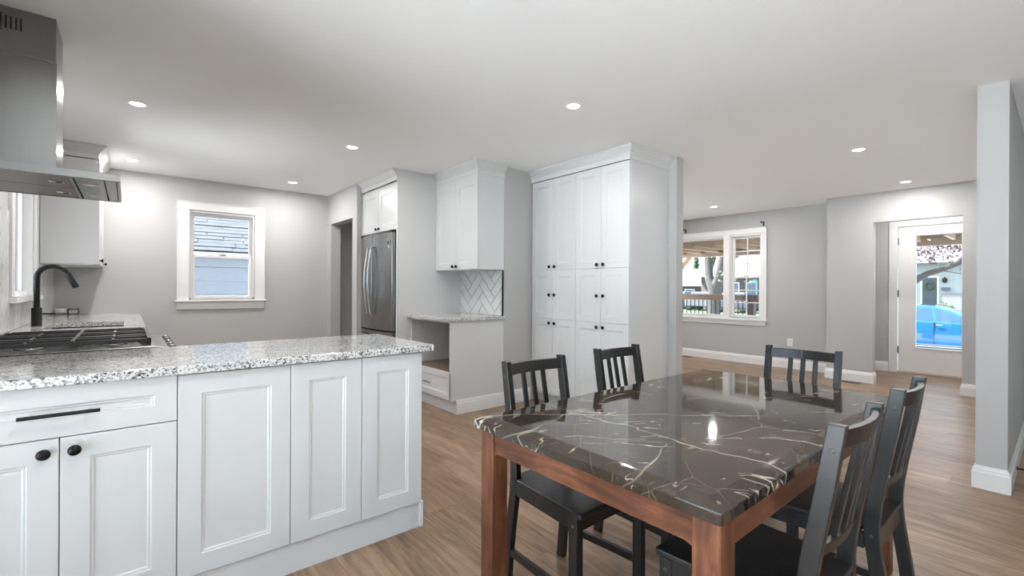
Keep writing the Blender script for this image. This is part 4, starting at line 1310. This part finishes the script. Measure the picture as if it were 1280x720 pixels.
MB().lathe([(.03, 0), (.09, .05), (.10, .2), (.07, .22), (.02, .30)], (XH - .12, 3.93, 1.58), (0, 0, 1), 8).build('lantern_body', M_black, lm)
MB().box(XH - .12, XH, 3.91, 3.95, 1.72, 1.75).build('arm', M_black, lm)
mbx = thing('mailbox', (XH - .1, 3.89, 1.22), 'dark letterbox on the white house wall', 'mailbox')
MB().box(XH - .15, XH - .005, 3.72, 4.05, 1.20, 1.32).build('box', M_dglass, mbx, .01)
MB().prism([(XH - .16, 1.32), (XH - .005, 1.32), (XH - .005, 1.36)], 'y', 3.71, 4.06).build('lid', M_dglass, mbx)
tag(MB().box(XH - .25, XH - .003, 2.5, 4.02, GZ, 1.05).build('stone_wainscot', mat('grey_stone', (.15, .15, .153), .9)), 'grey stone facing low on the white house wall', 'stone facing')
for y, z, r in ((3.85, .45, .28), (4.95, .3, .3), (5.6, .35, .3)):
    mb = MB(); leaves(mb, (XH - .6, y, z - .3), (.3, .35, .5), 160, .09, rg)
    tag(mb.build('shrub', mat('shrub_green', (.035, .06, .02), .8)), {3.85: 'green shrub below the letterbox', 4.95: 'green shrub left of the grey house door', 5.6: 'green shrub farther left along the white house wall'}[y], 'shrub')
# blue car
M_blue = mat('blue_car_paint', (.0, .060, .15), .25, .0, .5, 1.0)
cr = thing('blue_car', (20.9, 2.75, GZ + .03), 'bright blue hatchback parked across the front door view', 'car')
zg = GZ + .03
def carprof(pts, x0, x1, top_in=0.0, zlo=0, zhi=1):
    mb = MB(); k = len(pts)
    def ins(z): return top_in * max(0, (z - zlo) / (zhi - zlo))
    vs = [(x0 + ins(z), y, z + zg) for y, z in pts] + [(x1 - ins(z), y, z + zg) for y, z in pts]
    return mb.add(vs, [list(range(k))[::-1], list(range(k, 2 * k))] + [(i, (i + 1) % k, k + (i + 1) % k, k + i) for i in range(k)])
lower = [(4.95, .35), (5.0, .62), (4.92, .98), (4.6, 1.05), (2.2, .98), (1.55, .95), (.75, .82), (.52, .62), (.55, .28), (.85, .22), (.98, .5), (1.2, .62), (1.42, .5), (1.55, .22), (3.75, .22), (3.88, .5), (4.1, .62), (4.32, .5), (4.45, .25)]
carprof(lower, 20.0, 21.75, .05, .7, 1.1).build('body', M_blue, cr, .02, 3)
roof = [(4.80, 1.03), (4.50, 1.40), (4.2, 1.50), (3.4, 1.55), (2.75, 1.50), (2.35, 1.38), (1.60, .98), (1.65, .93), (4.8, .95)]
cab = carprof(roof, 20.03, 21.72, .16, .95, 1.55).build('cabin', M_blue, cr, .02, 3)
def carwin(poly, nm):
    mb = MB()
    def xs(z): return 20.03 + .16 * (z - .95) / .60 - .006
    vs = [(xs(z), y, z + zg) for y, z in poly] + [(xs(z) + .03, y, z + zg) for y, z in poly]
    k = len(poly)
    return mb.add(vs, [list(range(k)), list(range(k, 2 * k))[::-1]] + [(i, (i + 1) % k, k + (i + 1) % k, k + i) for i in range(k)]).build(nm, mat('car_glass', (.02, .05, .10), .05), cab)
carwin([(4.55, 1.08), (4.35, 1.36), (3.95, 1.43), (3.72, 1.44), (3.72, 1.05)], 'rear_quarter_window')
carwin([(3.66, 1.05), (3.66, 1.44), (2.82, 1.43), (2.75, 1.04)], 'rear_door_window')
carwin([(2.66, 1.04), (2.72, 1.42), (2.45, 1.35), (1.82, 1.02)], 'front_door_window')
for y in (1.2, 4.1):
    wh = MB().lathe([(.10, 0), (.30, 0), (.32, .03), (.32, .18), (.30, .21), (.1, .21)], (20.0, y, zg + .32), (1, 0, 0), 24).build('wheel', M_dark, cr)
    MB().lathe([(.20, 0), (.21, .012), (.03, .03), (.01, .03)], (20.012, y, zg + .32), (-1, 0, 0), 10).build('hub', M_chrome, wh)
MB().box(19.992, 20.03, 2.715, 2.727, zg + .28, zg + 1.0).box(19.992, 20.03, 3.70, 3.712, zg + .4, zg + 1.0).build('door_seams', M_dark, cr)
for y in (2.60, 3.58): MB().tube([(19.995, y + .07, zg + .90), (19.965, y + .05, zg + .905), (19.965, y - .06, zg + .905), (19.995, y - .08, zg + .90)], .014, 6).build('door_handle', M_chrome, cr)
MB().box(19.99, 20.02, 1.6, 3.7, zg + .245, zg + .275).build('sill_strip', M_chrome, cr)
MB().box(19.86, 20.02, 1.72, 1.92, zg + 1.0, zg + 1.13).build('side_mirror', M_blue, cr, .03)
# parked cars far away behind the railing
CZ = -.36
for y, col, t in ((19.6, (.03, .035, .045), 'dark parked car far across the street left of the forked trunk'), (16.9, (.10, .105, .11), 'grey parked car far across the street behind the forked trunk'), (14.1, (.04, .04, .05), 'dark parked car in front of the tall brick house')):
    cr = thing('parked_car', (33.9, y, CZ), t, 'car')
    x0 = 33.0 if y > 18.5 else 31.6 if y > 15 else 30.6
    MB().prism([(y - 1.1, CZ + .3), (y + 1.1, CZ + .3), (y + 1.12, CZ + .85), (y - 1.12, CZ + .85)], 'x', x0, x0 + 1.8).build('body', mat('far_paint', col, .3, 0, .5, .3), cr, .05)
    MB().prism([(y - .9, CZ + .85), (y + .9, CZ + .85), (y + .7, CZ + 1.35), (y - .7, CZ + 1.35)], 'x', x0 + .2, x0 + 1.5).build('cabin', M_dglass, cr, .05)
    for x in (x0 + .02, x0 + 1.4):
        for yy in (y - .75, y + .75): MB().lathe([(.1, 0), (.3, 0), (.3, .2), (.1, .2)], (x, yy, CZ + .3), (1, 0, 0), 14).build('wheel', M_dark, cr)

# ================================================================== OUTSIDE, NEIGHBOUR BEHIND THE KITCHEN
struct(MB().box(-12, 7.9, YB + .16, 20, -.6, -.5), 'side_bounce_yard', M_bounce, label='paved strip added to bounce light beside the neighbouring house')  # unseen pale ground, added to throw sunlight up through the side window
struct(MB().box(-14, XR - .16, -12, YB + .15, -.3, -.14), 'rear_bounce_patio', M_bounce, label='pale paved patio added behind the house to bounce light')  # added pale surface, reflects sunlight through the patio door onto the ceiling
struct(MB().box(XR - .15, 8.8, -12, YS - .16, -.3, -.14), 'south_bounce_patio', M_bounce, label='pale paved terrace added beside the dining room to bounce light')  # added pale terrace, reflects sunlight in through the window behind the camera
nb = thing('neighbour_house', (1.2, 9.5, -.5), 'neighbouring house with pale blue siding and a white shingle roof outside the kitchen window', 'house')
mb = MB()
z = -.5
while z < 1.6:
    mb.prism([(8.52, z), (8.50, z + .002), (8.516, z + .198), (8.6, z + .198), (8.6, z)], 'x', -6, 3.2)
    z += .2
mb.build('siding', mat('blue_siding', (.095, .108, .13), .6), nb)
MB().prism([(8.40, 1.672), (8.40, 1.742), (8.43, 1.742), (8.43, 1.69), (8.52, 1.69), (8.52, 1.672)], 'x', -6.2, 3.4).build('eave', M_white, nb)
M_shing = mat('white_shingles', (.75, .76, .80), 1.0, 0.0, 0.1)
t, n_, l_, b_ = nt(M_shing)
fz, _ = noise(t, mapping(t, geo_pos(t), (5, 5, 5)), 1.0, 3, .6)
l_.new(ramp(t, fz, [(.3, (.058, .061, .067)), (.7, (.078, .081, .088))]), b_.inputs['Base Color'])
mb = MB()
rs = random.Random(3)
sl = math.atan2(.62, 1.0)
for k in range(26):
    d0_, d1_ = k * .125, k * .125 + .15
    x = -6 - rs.random()
    while x < 3.2:
        wd = rs.uniform(.5, .95)
        lift = rs.choice((.0, .006, .012))
        def P(d, h): return (8.385 + d * cos(sl) - h * sin(sl), 1.745 + d * sin(sl) + h * cos(sl))
        a, b2, c2, d2 = P(d0_, .0), P(d0_, .008 + lift * .7), P(d1_, .003), P(d1_, -.004)
        mb.prism([a, b2, c2, d2], 'x', x, x + wd - .012)
        x += wd
mb.build('shingles', M_shing, nb)
MB().prism([(8.40, 1.725), (8.40, 1.742), (11.6, 3.72), (11.6, 1.6), (8.6, 1.6)], 'x', -6.1, 3.3).build('roof_deck', mat('roof_deck', (.05, .05, .055), .9), nb)
